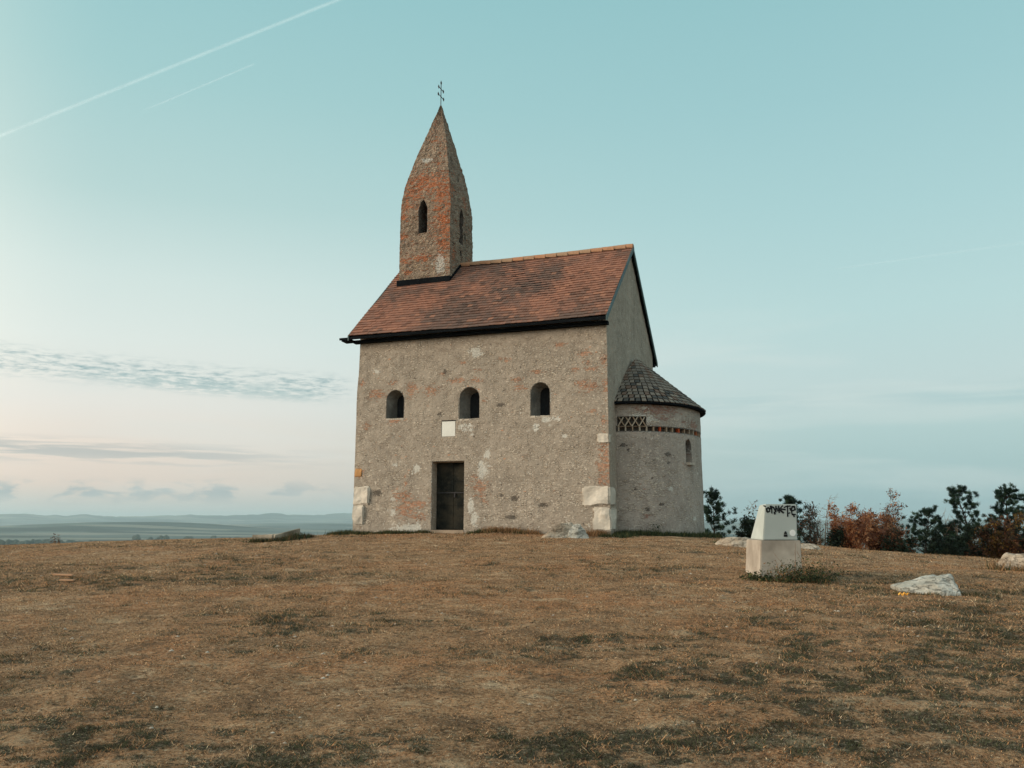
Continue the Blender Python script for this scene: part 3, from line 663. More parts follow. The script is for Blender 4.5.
# roof ---------------------------------------------------------------
def roof():
    X0, X1 = -WL - .20, .10
    mb = MB()
    # deck as an inverted V slab
    t = .07
    for x in (X0 + .03, X1 - .02): pass
    pts = [(-OVF + .02, HE - .03), (MID, HR - .035), (D_ + OVF - .02, HE - .03), (D_ + OVF - .02, HE - .03 - t), (MID, HR - .035 - t * 1.3), (-OVF + .02, HE - .03 - t)]
    n = 6; mb.add([(X0 + .03, y, z) for y, z in pts] + [(X1 - .03, y, z) for y, z in pts], [tuple(range(n)), tuple(range(n, 2 * n))[::-1]] + [(k, k + n, (k + 1) % n + n, (k + 1) % n) for k in range(n)])
    rf = mb.build('roof', M['dark'], church)
    rnd = random.Random(7); tm = MB()
    slen = math.hypot(MID + OVF, HR - HE); ux = Vector((0, (MID + OVF) / slen, (HR - HE) / slen)); un = Vector((0, -ux.z, ux.y))
    rows = 28; e = slen / rows; tw = .168; nx = int((X1 - X0) / tw); tw = (X1 - X0) / nx
    for side in (0, 1):
        for r in range(rows):
            off = .5 * tw if r % 2 else 0.
            rowj = rnd.uniform(-.006, .006)
            for k in range(-1, nx + 1):
                a = X0 + k * tw + off; b = a + tw - .004
                a = max(a, X0); b = min(b, X1)
                if b - a < .03: continue
                d0 = r * e + rowj + rnd.uniform(-.006, .006); d1 = min(d0 + e * 1.35, slen)
                sag = .018 * math.sin(a * 1.3 + r * .15) * math.sin(math.pi * r / rows)
                l0 = .030 + sag + rnd.uniform(-.004, .005); l1 = .0 + sag; th = .016
                jt = rnd.uniform(-.004, .004)
                cx = (a + b) / 2; fr = r / rows
                nz = mn.fractal(Vector((cx * .5 + side * 30, fr * 2.6 + cx * .12, 0)), .6, 2., 3)
                nz2 = mn.noise(Vector((cx * .9, fr * 3 - cx * .3, 7)))
                red = Vector(lin('9B6C58')); dk = Vector(lin('6C574D')); wn = Vector(lin('B07C62'))
                m_ = .5 + .8 * nz; 
                # darker weathered area across the middle, cleaner at both ends
                m_ -= .42 * math.exp(-((cx + 3.9) / 1.9) ** 2) * (1.15 - .5 * fr) - .14
                if cx > -2.6: m_ += .22 * math.exp(-((cx + 1.6 - (fr - .4) * 1.6) / .9) ** 2)
                if cx < -6: m_ += .16
                m_ = max(0, min(1, m_ + rnd.uniform(-.3, .3)))
                c = dk.lerp(red, m_)
                if rnd.random() < .10 * m_ + .03: c = c.lerp(wn, .5)
                if rnd.random() < .10: c = c * .7
                c = c * .86
                def P(x, d, l):
                    p = Vector((x, -OVF, HE)) + ux * d + un * l
                    if side: p.y = D_ - p.y
                    return p
                vs = [P(a, d0, l0 + jt), P(b, d0, l0 - jt), P(b, d1, l1), P(a, d1, l1), P(a, d0, l0 - th + jt), P(b, d0, l0 - th - jt), P(b, d1, l1 - th), P(a, d1, l1 - th)]
                fs = [(0, 1, 2, 3), (7, 6, 5, 4), (4, 5, 1, 0), (5, 6, 2, 1), (7, 4, 0, 3)]
                if side: fs = [f[::-1] for f in fs]
                tm.add(vs, fs, tuple(c))
    tm.build('roof_tiles', M['tiles'], rf)
    # ridge caps
    rm = MB(); x = -6.02
    for seg_ in ((-6.12, X1 + .01),):
        x = seg_[0]
        while x < seg_[1] - .02:
            x2 = min(x + .40, seg_[1]); vs = []; N = 8
            for (xx, r_, dz) in ((x - .03, .125, .030), (x2, .15, -.004)):
                for k in range(N + 1):
                    a = math.pi * (k / N * 1.1 - .05); vs.append((xx, MID + math.cos(a) * r_ * 1.15, HR - .05 + math.sin(a) * r_ * 1.05 + dz))
            fs = [(k, k + 1, N + 2 + k, N + 1 + k) for k in range(N)] + [tuple(range(N + 1)), tuple(range(N + 1, 2 * N + 2))[::-1]]
            c = Vector(lin('AD7A5A')).lerp(Vector(lin('9A8068')), rnd.random())
            rm.add(vs, fs, tuple(c)); x = x2
    rm.build('ridge_tiles', M['tiles'], rf)
    # eave boards, with the west end running out past the gable
    for side in (0, 1):
        em = MB(); y0, y1 = (-OVF + .01, .02) if not side else (D_ - .02, D_ + OVF - .01)
        em.box(-WL - .12, X1 - .03, y0 + (.22 if not side else .02), y1 + (-.20 if side else 0), HE - .20, HE - .10)  # set-back near-black soffit box, paints the eave shade as a dark recess
        yo = y0 - .012 if not side else y1 - .02
        em.box(-WL - .52, X1, yo, yo + .035, HE - .115, HE - .045)
        em.box(-WL - .46, -WL - .13, -OVF + .035 if not side else D_ - .02, .0 if not side else D_ + OVF - .035, HE - .15, HE - .09)
        em.build('eave_board_and_shade', M['dark'], rf)
    # verge boards, both gables
    for (xa, xb) in ((X1 - .018, X1 + .02), (X0 - .02, X0 + .018)):
        vm_ = MB()
        for side in (0, 1):
            f = (lambda y: y) if not side else (lambda y: D_ - y)
            a = (-OVF - .01, HE + .0); b_ = (MID, HR + .0); h = .15
            vs = [(x, f(y), z) for x in (xa, xb) for (y, z) in ((a[0], a[1] + .01), (b_[0], b_[1] + .01), (b_[0], b_[1] - h), (a[0], a[1] - h))]
            fs = [(0, 1, 2, 3), (7, 6, 5, 4), (0, 4, 5, 1), (1, 5, 6, 2), (2, 6, 7, 3), (3, 7, 4, 0)]
            if side: fs = [q[::-1] for q in fs]
            vm_.add(vs, fs)
        vm_.build('verge_board', M['verge'], rf)
roof()
for o_ in [q for q in bpy.data.objects if q.name.split('.')[0] in ('roof', 'roof_tiles', 'ridge_tiles', 'eave_board_and_shade', 'verge_board')]:
    me = o_.data; n_ = len(me.vertices); a_ = np.zeros(n_ * 3, np.float32); me.vertices.foreach_get('co', a_); a_ = a_.reshape(-1, 3)
    xx = a_[:, 0]; kk = np.clip((np.minimum(a_[:, 1], D_ - a_[:, 1]) + .4) / 3., 0, 1.2); a_[:, 0] -= .26 * kk * np.clip((-xx - 6.2) / 1.9, 0, 1); a_[:, 2] += -.035 * np.sin(np.clip((xx + 8) / 8, 0, 1) * math.pi) + .018 * fbm(xx * .9, xx * 0 + .5, 3, 91) + .008 * fbm(xx * 4, a_[:, 1] * .5, 2, 92)
    me.vertices.foreach_set('co', a_.ravel()); me.update()

# tower ----------------------------------------------------------------
TX, TY, THX, THY = -7.06, MID, .97, 1.02
TPROF = [(6.9, 1.02), (9., 1.0), (10.6, .995), (11.35, .99), (11.55, .975), (12.15, .885), (12.6, .785), (13.0, .70), (13.4, .60), (14.2, .385), (15.0, .16), (15.38, .05), (15.5, .012)]
def tower():
    st = .05; per = []; s = 0.
    cs = [(-1, -1), (1, -1), (1, 1), (-1, 1)]
    for k in range(4):
        p, q = cs[k], cs[(k + 1) % 4]; Lx = abs(q[0] - p[0]) * THX + abs(q[1] - p[1]) * THY; n = int(round(Lx / st))
        for i in range(n):
            t = i / n; per.append((TX + (p[0] + (q[0] - p[0]) * t) * THX, TY + (p[1] + (q[1] - p[1]) * t) * THY, s + Lx * t))
        s += Lx
    n = len(per)
    zs = [a for a, _ in TPROF]; hs = [b for _, b in TPROF]
    def taper(X, Y, Z):
        h = np.interp(Z, zs, hs)
        return TX + (X - TX) * h + .08 * sstep(Z, 11., 15.3), TY + (Y - TY) * h
    L = [('O', -6.95, 12.15, .9, .36), ('O', -6.35, 11.6, .34, .5), ('O', -6.3, 10.6, .34, .7), ('O', -6.3, 9.9, .28, .4), ('O', -7.6, 11.75, .35, .2), ('O', -7.9, 10.9, .12, .1), ('O', -7.9, 10.2, .14, .12), ('O', -7.8, 9.3, .2, .12), ('O', -7.1, 9.35, .3, .12),
         ('O', -7.7, 8.9, .12, .1), ('O', -6.5, 9.3, .2, .1), ('O', -7.8, 11.3, .2, .15), ('O', -7.0, 13.9, .15, .06), ('O', -6.7, 12.9, .12, .06), ('W', -6.45, 9.1, .18, .3), ('W', -7.2, 13.1, .2, .1), ('S', -7, 9, 1, .8), ('S', -7.1, 12.9, .8, .8), ('D', -7.35, 10.3, .12, .05)]
    Ls = [('O', 2.75, 12.0, .08, .5), ('O', 3.0, 11.9, .2, .12), ('O', 3.9, 11.7, .2, .2), ('O', 4.3, 9.4, .15, .3), ('O', 2.9, 9.4, .2, .3), ('D', 3.6, 12.6, .12, .2), ('D', 3.3, 13.2, .1, .2), ('S', 3.6, 10, 1, 1.5), ('D', 3.7, 9.5, .05, .1), ('D', 3.9, 10.4, .1, .15)]
    def marks(x, y, z, s_):
        h = np.interp(z, zs, hs); fr = (np.abs((y - (TY - THY * h))) < .04); sd = np.abs(x - (TX + THX * h)) < .04
        o = paint(x, z, L, fr * 1.); o = np.maximum(o, paint(y, z, Ls, (sd & ~fr) * 1.))
        o[:, 2] = np.maximum(o[:, 2], .3); o[:, 0] = np.maximum(o[:, 0], .27 + .25 * sstep(fbm(s_ * .9, z * .9, 3, 88), -.1, .4)); return o
    o = shell('bell_tower', per, lambda b: [[b + k for k in range(n)]], 6.9, lambda x, y: 15.5, .05, M['tower'], church, marks, .085, taper=taper)
    cut = []
    for x0, x1, z0, z1 in ((-7.31, -6.98, 10.27, 11.52),):
        cut.append(loft('cut', [[(x, y, z) for x, z in arch_pts(x0 + dx, x1 - dx, z0, z1, True)] for y, dx in ((TY - 1.3, 0), (TY + .55, .01))]))
    xs = TX + THX
    for y0, y1, z0, z1 in ((3.42, 3.72, 10.05, 11.38), (3.50, 3.64, 9.62, 9.80), (3.52, 3.66, 9.25, 9.37)):
        cut.append(loft('cut', [[(x, y, z) for y, z in arch_pts(y0, y1, z0, z1, z1 - z0 > 1)] for x in (xs - .75, xs + .4)]))
    for c in cut: c.parent = church
    bpy.context.view_layer.update(); boolean(o, cut)
    # lead flashing where the tower meets the roof
    fm = MB(); yf = TY - THY * 1.0 - .075; z = roofz(yf)
    fm.box(TX - THX - .03, TX + THX + .05, yf - .05, yf + .12, z - .03, z + .20)
    for sx in (1, -1):
        xa, xb = (TX + sx * (THX - .06), TX + sx * (THX + .055)); xa, xb = min(xa, xb), max(xa, xb)
        for side in (0, 1):
            f = (lambda y: y) if not side else (lambda y: D_ - y)
            ys = (yf + .12, TY - (.02 if not side else .03))
            vs = [(x, f(y), roofz(y) + dz) for x in (xa, xb) for (y, dz) in ((ys[0], .12), (ys[1], .10), (ys[1], -.03), (ys[0], -.03))]
            fm.add(vs, [(0, 1, 2, 3), (7, 6, 5, 4), (0, 4, 5, 1), (1, 5, 6, 2), (2, 6, 7, 3), (3, 7, 4, 0)])
    fm.build('flashing', M['dark'], o)
    cm = MB(); zc = 15.42; CX = TX + .08
    cm.tube([(CX, TY, zc), (CX, TY, zc + 1.02)], .016, 6)
    fl = lambda y, z, s: cm.tube([(CX, y - s * .0, z - .075), (CX, y, z), (CX, y, z + .075)], [.008, .034, .008], 6)
    for zz, hl in ((zc + .44, .235), (zc + .74, .205)):
        cm.tube([(CX, TY - hl, zz), (CX, TY + hl, zz)], .014, 6)
        for sg in (-1, 1): fl(TY + sg * hl, zz, sg)
    cm.tube([(CX, TY, zc + .90), (CX, TY, zc + .98), (CX, TY, zc + 1.08)], [.01, .036, .006], 6)
    cm.build('cross', M['iron'], o)
tower()

# apse -----------------------------------------------------------------
AA, AB = 2.07, 2.70
ap = lambda ph, k=0.: ((AA + k) * math.cos(R(ph)), MID - (AB + k) * math.sin(R(ph)))
def apse():
    per = []; s = 0.; last = None
    for i in range(0, 131):
        ph = 96 - 192 * i / 130; p = ap(ph)
        if last: s += math.hypot(p[0] - last[0], p[1] - last[1])
        per.append((p[0], p[1], s)); last = p
    n = len(per)
    def arc(ph):  # s at angle
        return np.interp(96 - ph, [192 * i / 130 for i in range(131)], [q[2] for q in per])
    L = [('O', arc(58), 3.52, .45, .16), ('O', arc(45), 3.5, .25, .12), ('O', arc(52), 3.25, .3, .05), ('O', arc(16), 3.15, .35, .13), ('O', arc(30), 3.2, .12, .06), ('W', arc(67), 3.55, .12, .05), ('W', arc(72), 3.3, .3, .06), ('W', arc(64), 3.2, .25, .05),
         ('S', arc(60), 3.3, .8, .35), ('S', arc(18), 3.2, .5, .3), ('S', arc(22), 1.8, .2, .4), ('S', arc(60), 1.2, .8, 1.), ('D', arc(84), 2.45, .12, .06), ('D', arc(80), 2.3, .05, .05), ('D', arc(48), 2.2, .13, .06), ('D', arc(47), 1.95, .1, .04), ('D', arc(62), 1.5, .05, .04),
         ('D', arc(66), .6, .1, .05), ('D', arc(60), 2., .06, .04), ('D', arc(75), 1.2, .06, .04), ('D', arc(55), .75, .1, .05), ('O', arc(66), .42, .12, .06), ('W', arc(20), .35, .1, .05), ('W', arc(46), 1.2, .1, .08), ('W', arc(12), 1.7, .1, .06)]
    marks = lambda x, y, z, s_: np.maximum(paint(s_, z, L), np.array([0, 0, .22, 0])[None, :])
    tp = lambda X, Y, Z: (X * (1 + .012 * (1 - Z / 3.7)), MID + (Y - MID) * (1 + .01 * (1 - Z / 3.7)))
    o = shell('apse_wall', per, lambda b: [[b + k for k in range(n)]], -.7, lambda x, y: 3.72, .06, M['apse'], church, marks, .03, taper=tp)
    def sector(p0, p1, z0, z1, ri, ro):
        N = max(2, int(abs(p1 - p0) / 2)); rings = []
        for i in range(N + 1):
            ph = p0 + (p1 - p0) * i / N; a = ap(ph, ri); b = ap(ph, ro)
            rings.append([(a[0], a[1], z0), (b[0], b[1], z0), (b[0], b[1], z1), (a[0], a[1], z1)])
        return loft('cut', rings)
    cut = [sector(88.5, 65.5, 3.0, 3.285, -.13, .3), sector(89.5, -60, 2.865, 2.999, -.13, .3)]
    a = ap(25.5, -.7); b = ap(25.5, .0); c = ap(25.5, .3); tg = Vector((ap(24)[0] - ap(27)[0], ap(24)[1] - ap(27)[1], 0)).normalized()
    w_ = .165
    rg = []
    for q, ww in ((a, .07), (b, w_), (c, w_ + .05)):
        rg.append([(q[0] + tg.x * u, q[1] + tg.y * u, z) for u, z in arch_pts(-ww, ww, 2.0 if ww > .1 else 2.12, 2.70 if ww > .1 else 2.62)])
    cut.append(loft('cut', rg))
    for c_ in cut: c_.parent = church
    bpy.context.view_layer.update(); boolean(o, cut)
    # frieze: short brick corbels and interlaced arches
    fm = MB(); rnd = random.Random(3)
    def bar(p0, z0, p1, z1, w, k0=-.12, k1=.018, col=(1, 1, 1)):
        a0, a1, b0, b1 = ap(p0, k0), ap(p0, k1), ap(p1, k0), ap(p1, k1)
        d = Vector(((p1 - p0) * .045, z1 - z0)).normalized(); nx_, nz_ = -d.y / .045 * w / 2, d.x * w / 2
        vs = []
        for (p, z) in ((p0, z0), (p1, z1)):
            for sg in (-1, 1):
                for k in (k0, k1):
                    q = ap(p + nx_ * sg, k); vs.append((q[0], q[1], z + nz_ * sg))
        fm.add(vs, [(0, 1, 3, 2), (4, 6, 7, 5), (0, 4, 5, 1), (2, 3, 7, 6), (1, 5, 7, 3), (0, 2, 6, 4)], col)
    pale = lin('A89C8B'); tan = lin('96836F'); org = lin('B5522F')
    ph = 87.5; k = 0; step = 5.6
    while ph > -55:
        c_ = pale if rnd.random() < .55 else tan
        if ph < 64 and k == 13: c_ = lin('A86544')
        if k in (6, 9): c_ = org
        bar(ph, 2.79, ph, 3.0, .042 + rnd.random() * .015, k1=.0, col=c_); ph -= step if ph > 45 else 6.6; k += 1
    for q in (88, 82.4, 76.8, 71.2):
        bar(q, 3.0, q - 4.6, 3.27, .035, col=pale); bar(q - 5.6, 3.0, q - 1.0, 3.27, .035, k1=.012, col=tan)
    bar(88, 3.0, 66, 3.0, .03, k1=.008, col=tan)
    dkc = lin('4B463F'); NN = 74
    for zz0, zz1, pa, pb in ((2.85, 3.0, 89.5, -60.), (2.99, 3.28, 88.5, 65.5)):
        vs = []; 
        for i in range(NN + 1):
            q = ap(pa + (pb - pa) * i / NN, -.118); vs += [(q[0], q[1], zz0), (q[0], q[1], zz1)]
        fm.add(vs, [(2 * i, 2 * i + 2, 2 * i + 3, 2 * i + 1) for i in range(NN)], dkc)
    fm.build('frieze', M['tiles'], o)
    sm = MB(); q = ap(25.5, .02)
    Mx = Matrix.Translation((q[0], q[1], 0)) @ Matrix.Rotation(math.atan2(tg.y, tg.x), 4, 'Z')
    sm.box(-.16, .17, -.1, .1, 1.93, 2.0, M=Mx); sm.build('window_sill', M['sill'], o)
    # conical roof of stone shingles
    base = MB(); N = 64; ring = [ap(96 - 192 * i / N, .13) for i in range(N + 1)]
    top = Vector((.12, MID, 5.40)); ze = 3.70
    rf_v = [(x, y, ze) for x, y in ring] + [(x, y, ze - .05) for x, y in ring] + [(top.x, MID + .24 * math.cos(math.pi * 2 * 0), 5.42), (top.x, MID - .24, 5.42), (0.0, MID, 3.5)]
    a_ = 2 * (N + 1)
    fs = []
    for i in range(N):
        fs.append((i, i + 1, a_ if i >= N / 2 else a_ + 1)); fs.append((i + 1, i, N + 1 + i, N + 2 + i)); fs.append((N + 2 + i, N + 1 + i, a_ + 2))
    base.add(rf_v, fs); rb = base.build('apse_roof', M['dark'], church)
    tm = MB(); rows = 15
    for r in range(rows):
        f0 = r / rows; f1 = min(1, (r + 1.35) / rows)
        per_len = 8.2 * (1 - f0) + .5; cnt = max(5, int(per_len / .20)); off = (r % 2) * .5
        for k in range(-1, cnt + 1):
            t0 = (k + off) / cnt; t1 = t0 + 1 / cnt - .006
            t0 = max(0, t0); t1 = min(1, t1)
            if t1 - t0 < .01: continue
            def P(t, f, l):
                ph_ = 96 - 192 * t; q = ap(ph_, .17); tp_ = (top.x + .03, MID + .24 * math.sin(R(-ph_)), 5.46)
                p = Vector((q[0], q[1], ze + .0)).lerp(Vector(tp_), f); o_ = Vector((math.cos(R(ph_)) * .6, -math.sin(R(ph_)) * .6, .8)); return p + o_ * l
            l0 = .035 + rnd.uniform(-.004, .006); jt = rnd.uniform(-.012, .012) / rows
            c_ = Vector(lin('6A635B')).lerp(Vector(lin('857A6D')), rnd.random())
            if rnd.random() < .25: c_ = Vector(lin('6E5B4E'))
            if rnd.random() < .12: c_ = Vector(lin('4C4A46'))
            vs = [P(t0, f0 + jt, l0), P(t1, f0 + jt, l0), P(t1, f1, .006), P(t0, f1, .006), P(t0, f0 + jt, l0 - .022), P(t1, f0 + jt, l0 - .022)]
            tm.add(vs, [(3, 2, 1, 0), (0, 1, 5, 4), (0, 4, 3), (1, 2, 5)], tuple(c_))
    tm.build('shingles', M['slates'], rb)
    em = MB(); em.tube([(*ap(96 - 192 * i / N, .155), ze - .03) for i in range(N + 1)], .03, 6); em.build('eave_edge', M['dark'], rb)
apse()

# ------------------------------------------------------------------ monument
def monument():
    E_ = lambda z: z + EYE
    root = empty('monument', (4.3, 14.4, E_(-.90)))
    tag(root, 'grey and white concrete pedestal with sloping side and black scrawled graffiti in weeds', 'monument')
    o = Vector((4.3, 14.4, E_(-.90)))
    def prism(b, t, z0, z1, name, m_):
        mb = MB(); vs = [(x - o.x, y - o.y, E_(z0) - o.z) for x, y in b] + [(x - o.x, y - o.y, E_(z1) - o.z) for x, y in t]
        mb.add(vs, [(3, 2, 1, 0), (4, 5, 6, 7), (0, 1, 5, 4), (1, 2, 6, 5), (2, 3, 7, 6), (3, 0, 4, 7)])
        me = mb.mesh(name); bm = bmesh.new(); bm.from_mesh(me); bmesh.ops.bevel(bm, geom=bm.edges[:], offset=.012, segments=2, affect='EDGES'); bm.to_mesh(me); bm.free()
        return link(name, me, m_, root)
    prism([(3.955, 14.0), (4.66, 14.03), (4.70, 14.95), (3.96, 14.9)], [(4.01, 14.0), (4.66, 14.03), (4.70, 14.95), (4.02, 14.9)], -1.1, -.326, 'plinth', M['concrete'])
    up = prism([(4.05, 14.03), (4.615, 14.06), (4.64, 14.9), (4.08, 14.87)], [(4.115, 14.03), (4.635, 14.06), (4.66, 14.9), (4.26, 14.87)], -.320, .255, 'upper_block', M['bluepaint'])
    # scrawl: stroke letters on the upper front face, letters of paint a couple of millimetres proud
    g = MB(); rnd = random.Random(8)
    y_at = lambda x: 14.03 + (x - 4.05) * .053 - .006
    def stroke(pts, w=.013):
        for (a, b) in zip(pts[:-1], pts[1:]):
            d = Vector((b[0] - a[0], b[1] - a[1])); 
            if d.length < 1e-5: continue
            d.normalize(); n_ = Vector((-d.y, d.x)) * w * rnd.uniform(.7, 1.25); e = d * w * .5
            q = [(a[0] - e.x + n_.x, a[1] - e.y + n_.y), (a[0] - e.x - n_.x, a[1] - e.y - n_.y), (b[0] + e.x - n_.x, b[1] + e.y - n_.y), (b[0] + e.x + n_.x, b[1] + e.y + n_.y)]
            vs = [(x - o.x, y_at(x) - o.y, E_(z) - o.z) for x, z in q] + [(x - o.x, y_at(x) + .006 - o.y, E_(z) - o.z) for x, z in q]
            g.add(vs, [(0, 1, 2, 3), (7, 6, 5, 4), (0, 4, 5, 1), (1, 5, 6, 2), (2, 6, 7, 3), (3, 7, 4, 0)])
    X = lambda p: 4.05 + (p - 763.4) * (4.62 - 4.05) / (797.7 - 763.4); Z = lambda p: .225 - (p - 506.) * .0163
    raw = [[(765.8, 505.8), (767.2, 506.5)], [(768.6, 511), (768.4, 508.6), (770, 507.6), (771.4, 509), (771.2, 511.4), (769.6, 512), (768.6, 511)], [(773.4, 513), (773.6, 506.8), (775.4, 507.6), (777.4, 511.8), (777.8, 506.2)],
           [(780.4, 506), (780.8, 512.6)], [(784.4, 505.8), (781, 509.4), (785, 512.8)], [(785.8, 507.6), (787.6, 506.6)], [(789.3, 505.6), (789.0, 516.2)], [(789, 513.4), (791.4, 512.8)],
           [(793.2, 511), (796.8, 509.6), (796.2, 506.6), (793.8, 506.8), (792.9, 510.5), (793.6, 514.6), (796.8, 514.4)]]
    raw += [[(772.4, 506), (773, 509)], [(778.8, 508), (779.4, 511)], [(783, 509), (787, 509.6)], [(788, 506.4), (792, 506)], [(791.6, 508), (792.4, 510)], [(795, 514), (795.4, 516.6)], [(776, 512), (776.4, 514)]]
    for s_ in raw: stroke([(X(a), Z(b)) for a, b in s_])
    g.build('graffiti', M['black'], up)
    def disc(cx, cz, r, name, m_, n=20, sq=False):
        mb = MB(); pts = [(cx + r * math.cos(2 * math.pi * k / n), cz + r * 1.08 * math.sin(2 * math.pi * k / n)) for k in range(n)]
        mb.add([(x - o.x, y_at(x) - o.y, E_(z) - o.z) for x, z in pts] + [(x - o.x, y_at(x) + .006 - o.y, E_(z) - o.z) for x, z in pts], [tuple(range(n)), tuple(range(n, 2 * n))[::-1]] + [(k, n + k, n + (k + 1) % n, (k + 1) % n) for k in range(n)])
        return mb.build(name, m_, up)
    disc(X(793.2), Z(532.5), .048, 'sticker', M['white'])
    mb = MB()
    for (a, b, c, d) in ((784.6, 787.4, 532, 533.6), (784.2, 787.8, 534, 536.2), (785.4, 786.8, 530.8, 532)):
        x0, x1, z0, z1 = X(a), X(b), Z(d), Z(c); mb.box(x0 - o.x, x1 - o.x, y_at(x0) - o.y, y_at(x0) + .012 - o.y, E_(z0) - o.z, E_(z1) - o.z)
    mb.build('emblem', M['black'], up)
monument()

# ------------------------------------------------------------------ rocks
def rock(px, Y, w, d, h, seed, m_, label, group=None, sink=.25, flat=1.6, name='rock', rz=0., lean=0.):
    x = (px - 512) / 855.27 * Y; bm = bmesh.new(); bmesh.ops.create_icosphere(bm, subdivisions=5, radius=1.)
    sv = Vector((seed * 3.7, seed * 1.9, seed))
    pl_ = []; rnd = random.Random(seed)
    for k in range(6):
        nrm = Vector((rnd.gauss(0, 1), rnd.gauss(0, 1), abs(rnd.gauss(0, .8)))).normalized(); pl_.append((nrm, rnd.uniform(.55, .85)))
    for v in bm.verts:
        p = v.co.copy()
        for nrm, dd in pl_:
            k = p.dot(nrm)
            if k > dd: p -= nrm * (k - dd) * .9
        q = p + sv
        p *= 1 + .16 * mn.noise(q * 1.3) + .07 * mn.noise(q * 3.1) - .03 * max(0, .5 - 4 * abs(mn.noise(q * 2.2))) + .03 * mn.noise(q * 7.5) + .014 * mn.noise(q * 17)
        p.z = p.z * (1 + lean * p.x)
        v.co = Vector((p.x * w / 1.6, p.y * d / 1.6, p.z * h * .95))
    me = bpy.data.meshes.new(name); bm.to_mesh(me); bm.free()
    o = link(name, me, m_); o.location = (x, Y, tz(x, Y) + h * .0 - sink * h); o.rotation_euler = (0, 0, rz); tag(o, label, 'rock', group)
    return o
rock(919, 12.5, 1.02, .8, .46, 5, M['rock_grey'], 'large flat pale grey boulder on the grass in the right foreground', sink=.3, lean=.25)
rock(1018, 18.5, 1.15, .9, .62, 8, M['rock_warm'], 'tan boulder cut by the right edge in front of the pines', sink=.2)
rock(735, 21.3, .95, .6, .30, 3, M['rock_warm'], 'low pale rock lying just left of the concrete pedestal', sink=.2)
rock(802, 21.8, .55, .5, .20, 4, M['rock_warm'], 'small pale rock just right of the concrete pedestal', sink=.2)
rock(556, 23.3, 1.0, .55, .50, 9, M['rock_warm'], 'cream boulder leaning at the chapel wall left of the corner', sink=.12, lean=.35)
rock(576, 23.2, .66, .5, .50, 12, M['rock_grey'], 'dark grey boulder beside the cream one at the chapel corner', sink=.25)

# pebbles strewn through the turf
def pebbles():
    rnd = random.Random(21); mb = MB()
    for k in range(230):
        Y = 5 + 19 * rnd.random() ** .8; x = rnd.uniform(-.64, .64) * Y; r = rnd.uniform(.006, .015) * (1 + .03 * Y)
        if rnd.random() < .05: r *= 1.8
        z = tz(x, Y); vs = []
        for a in range(6):
            an = a * math.pi / 3 + rnd.random() * .5; rr = r * rnd.uniform(.7, 1.3); vs.append((x + rr * math.cos(an) * 1.3, Y + rr * math.sin(an), z + r * .1))
        vs.append((x + r * .2, Y, z + r * rnd.uniform(.7, 1.1)))
        c = Vector(lin('BFB3A2')).lerp(Vector(lin('8A7C6C')), rnd.random())
        mb.add(vs, [(i, (i + 1) % 6, 6) for i in range(6)], tuple(c))
    o = mb.build('pebbles', M['tiles']); tag(o, 'small pale pebbles scattered through the dry turf', 'pebbles', kind='stuff')
pebbles()

# orange wrapper by the boulder, two planks on the grass
def litter():
    Y = 11.9; x = (893.5 - 512) / 855.27 * Y; z = tz(x, Y); root = bpy.data.meshes.new('wrapper'); rnd = random.Random(2)
    vs = []; fs = []; nx, ny = 9, 5
    for j in range(ny):
        for i in range(nx): vs.append(((i / (nx - 1) - .5) * .13, (j / (ny - 1) - .5) * .07, .022 + .022 * math.sin(i * 1.9 + j) * math.cos(j * 1.7) + rnd.uniform(0, .012)))
    for j in range(ny - 1):
        for i in range(nx - 1): a = j * nx + i; fs.append((a, a + 1, a + nx + 1, a + nx))
    root.from_pydata(vs, [], fs); o = link('wrapper', root, M['orange']); o.location = (x, Y, z + .012)
    sm = o.modifiers.new('s', 'SOLIDIFY'); sm.thickness = .002
    tag(o, 'crumpled orange wrapper on the grass beside the grey boulder', 'litter')
    for i, (px, Y, L_, lab) in enumerate(((73, 14.9, .34, 'farther of two short orange brown planks on the left grass'), (77, 14.0, .22, 'nearer of two short orange brown planks on the left grass'))):
        x = (px - 512) / 855.27 * Y; mb = MB(); mb.box(-L_ / 2, L_ / 2, -.035, .035, 0, .022); mb.box(-L_ / 2 + .01, L_ / 2 - .03, -.02, -.018, .022, .023)
        me = mb.mesh('plank'); o = link('plank', me, M['plank']); o.location = (x, Y, tz(x, Y) + .02); o.rotation_euler = (.02, R(2), R(3 if i else -4)); tag(o, lab, 'plank', 'planks on the left grass')
litter()

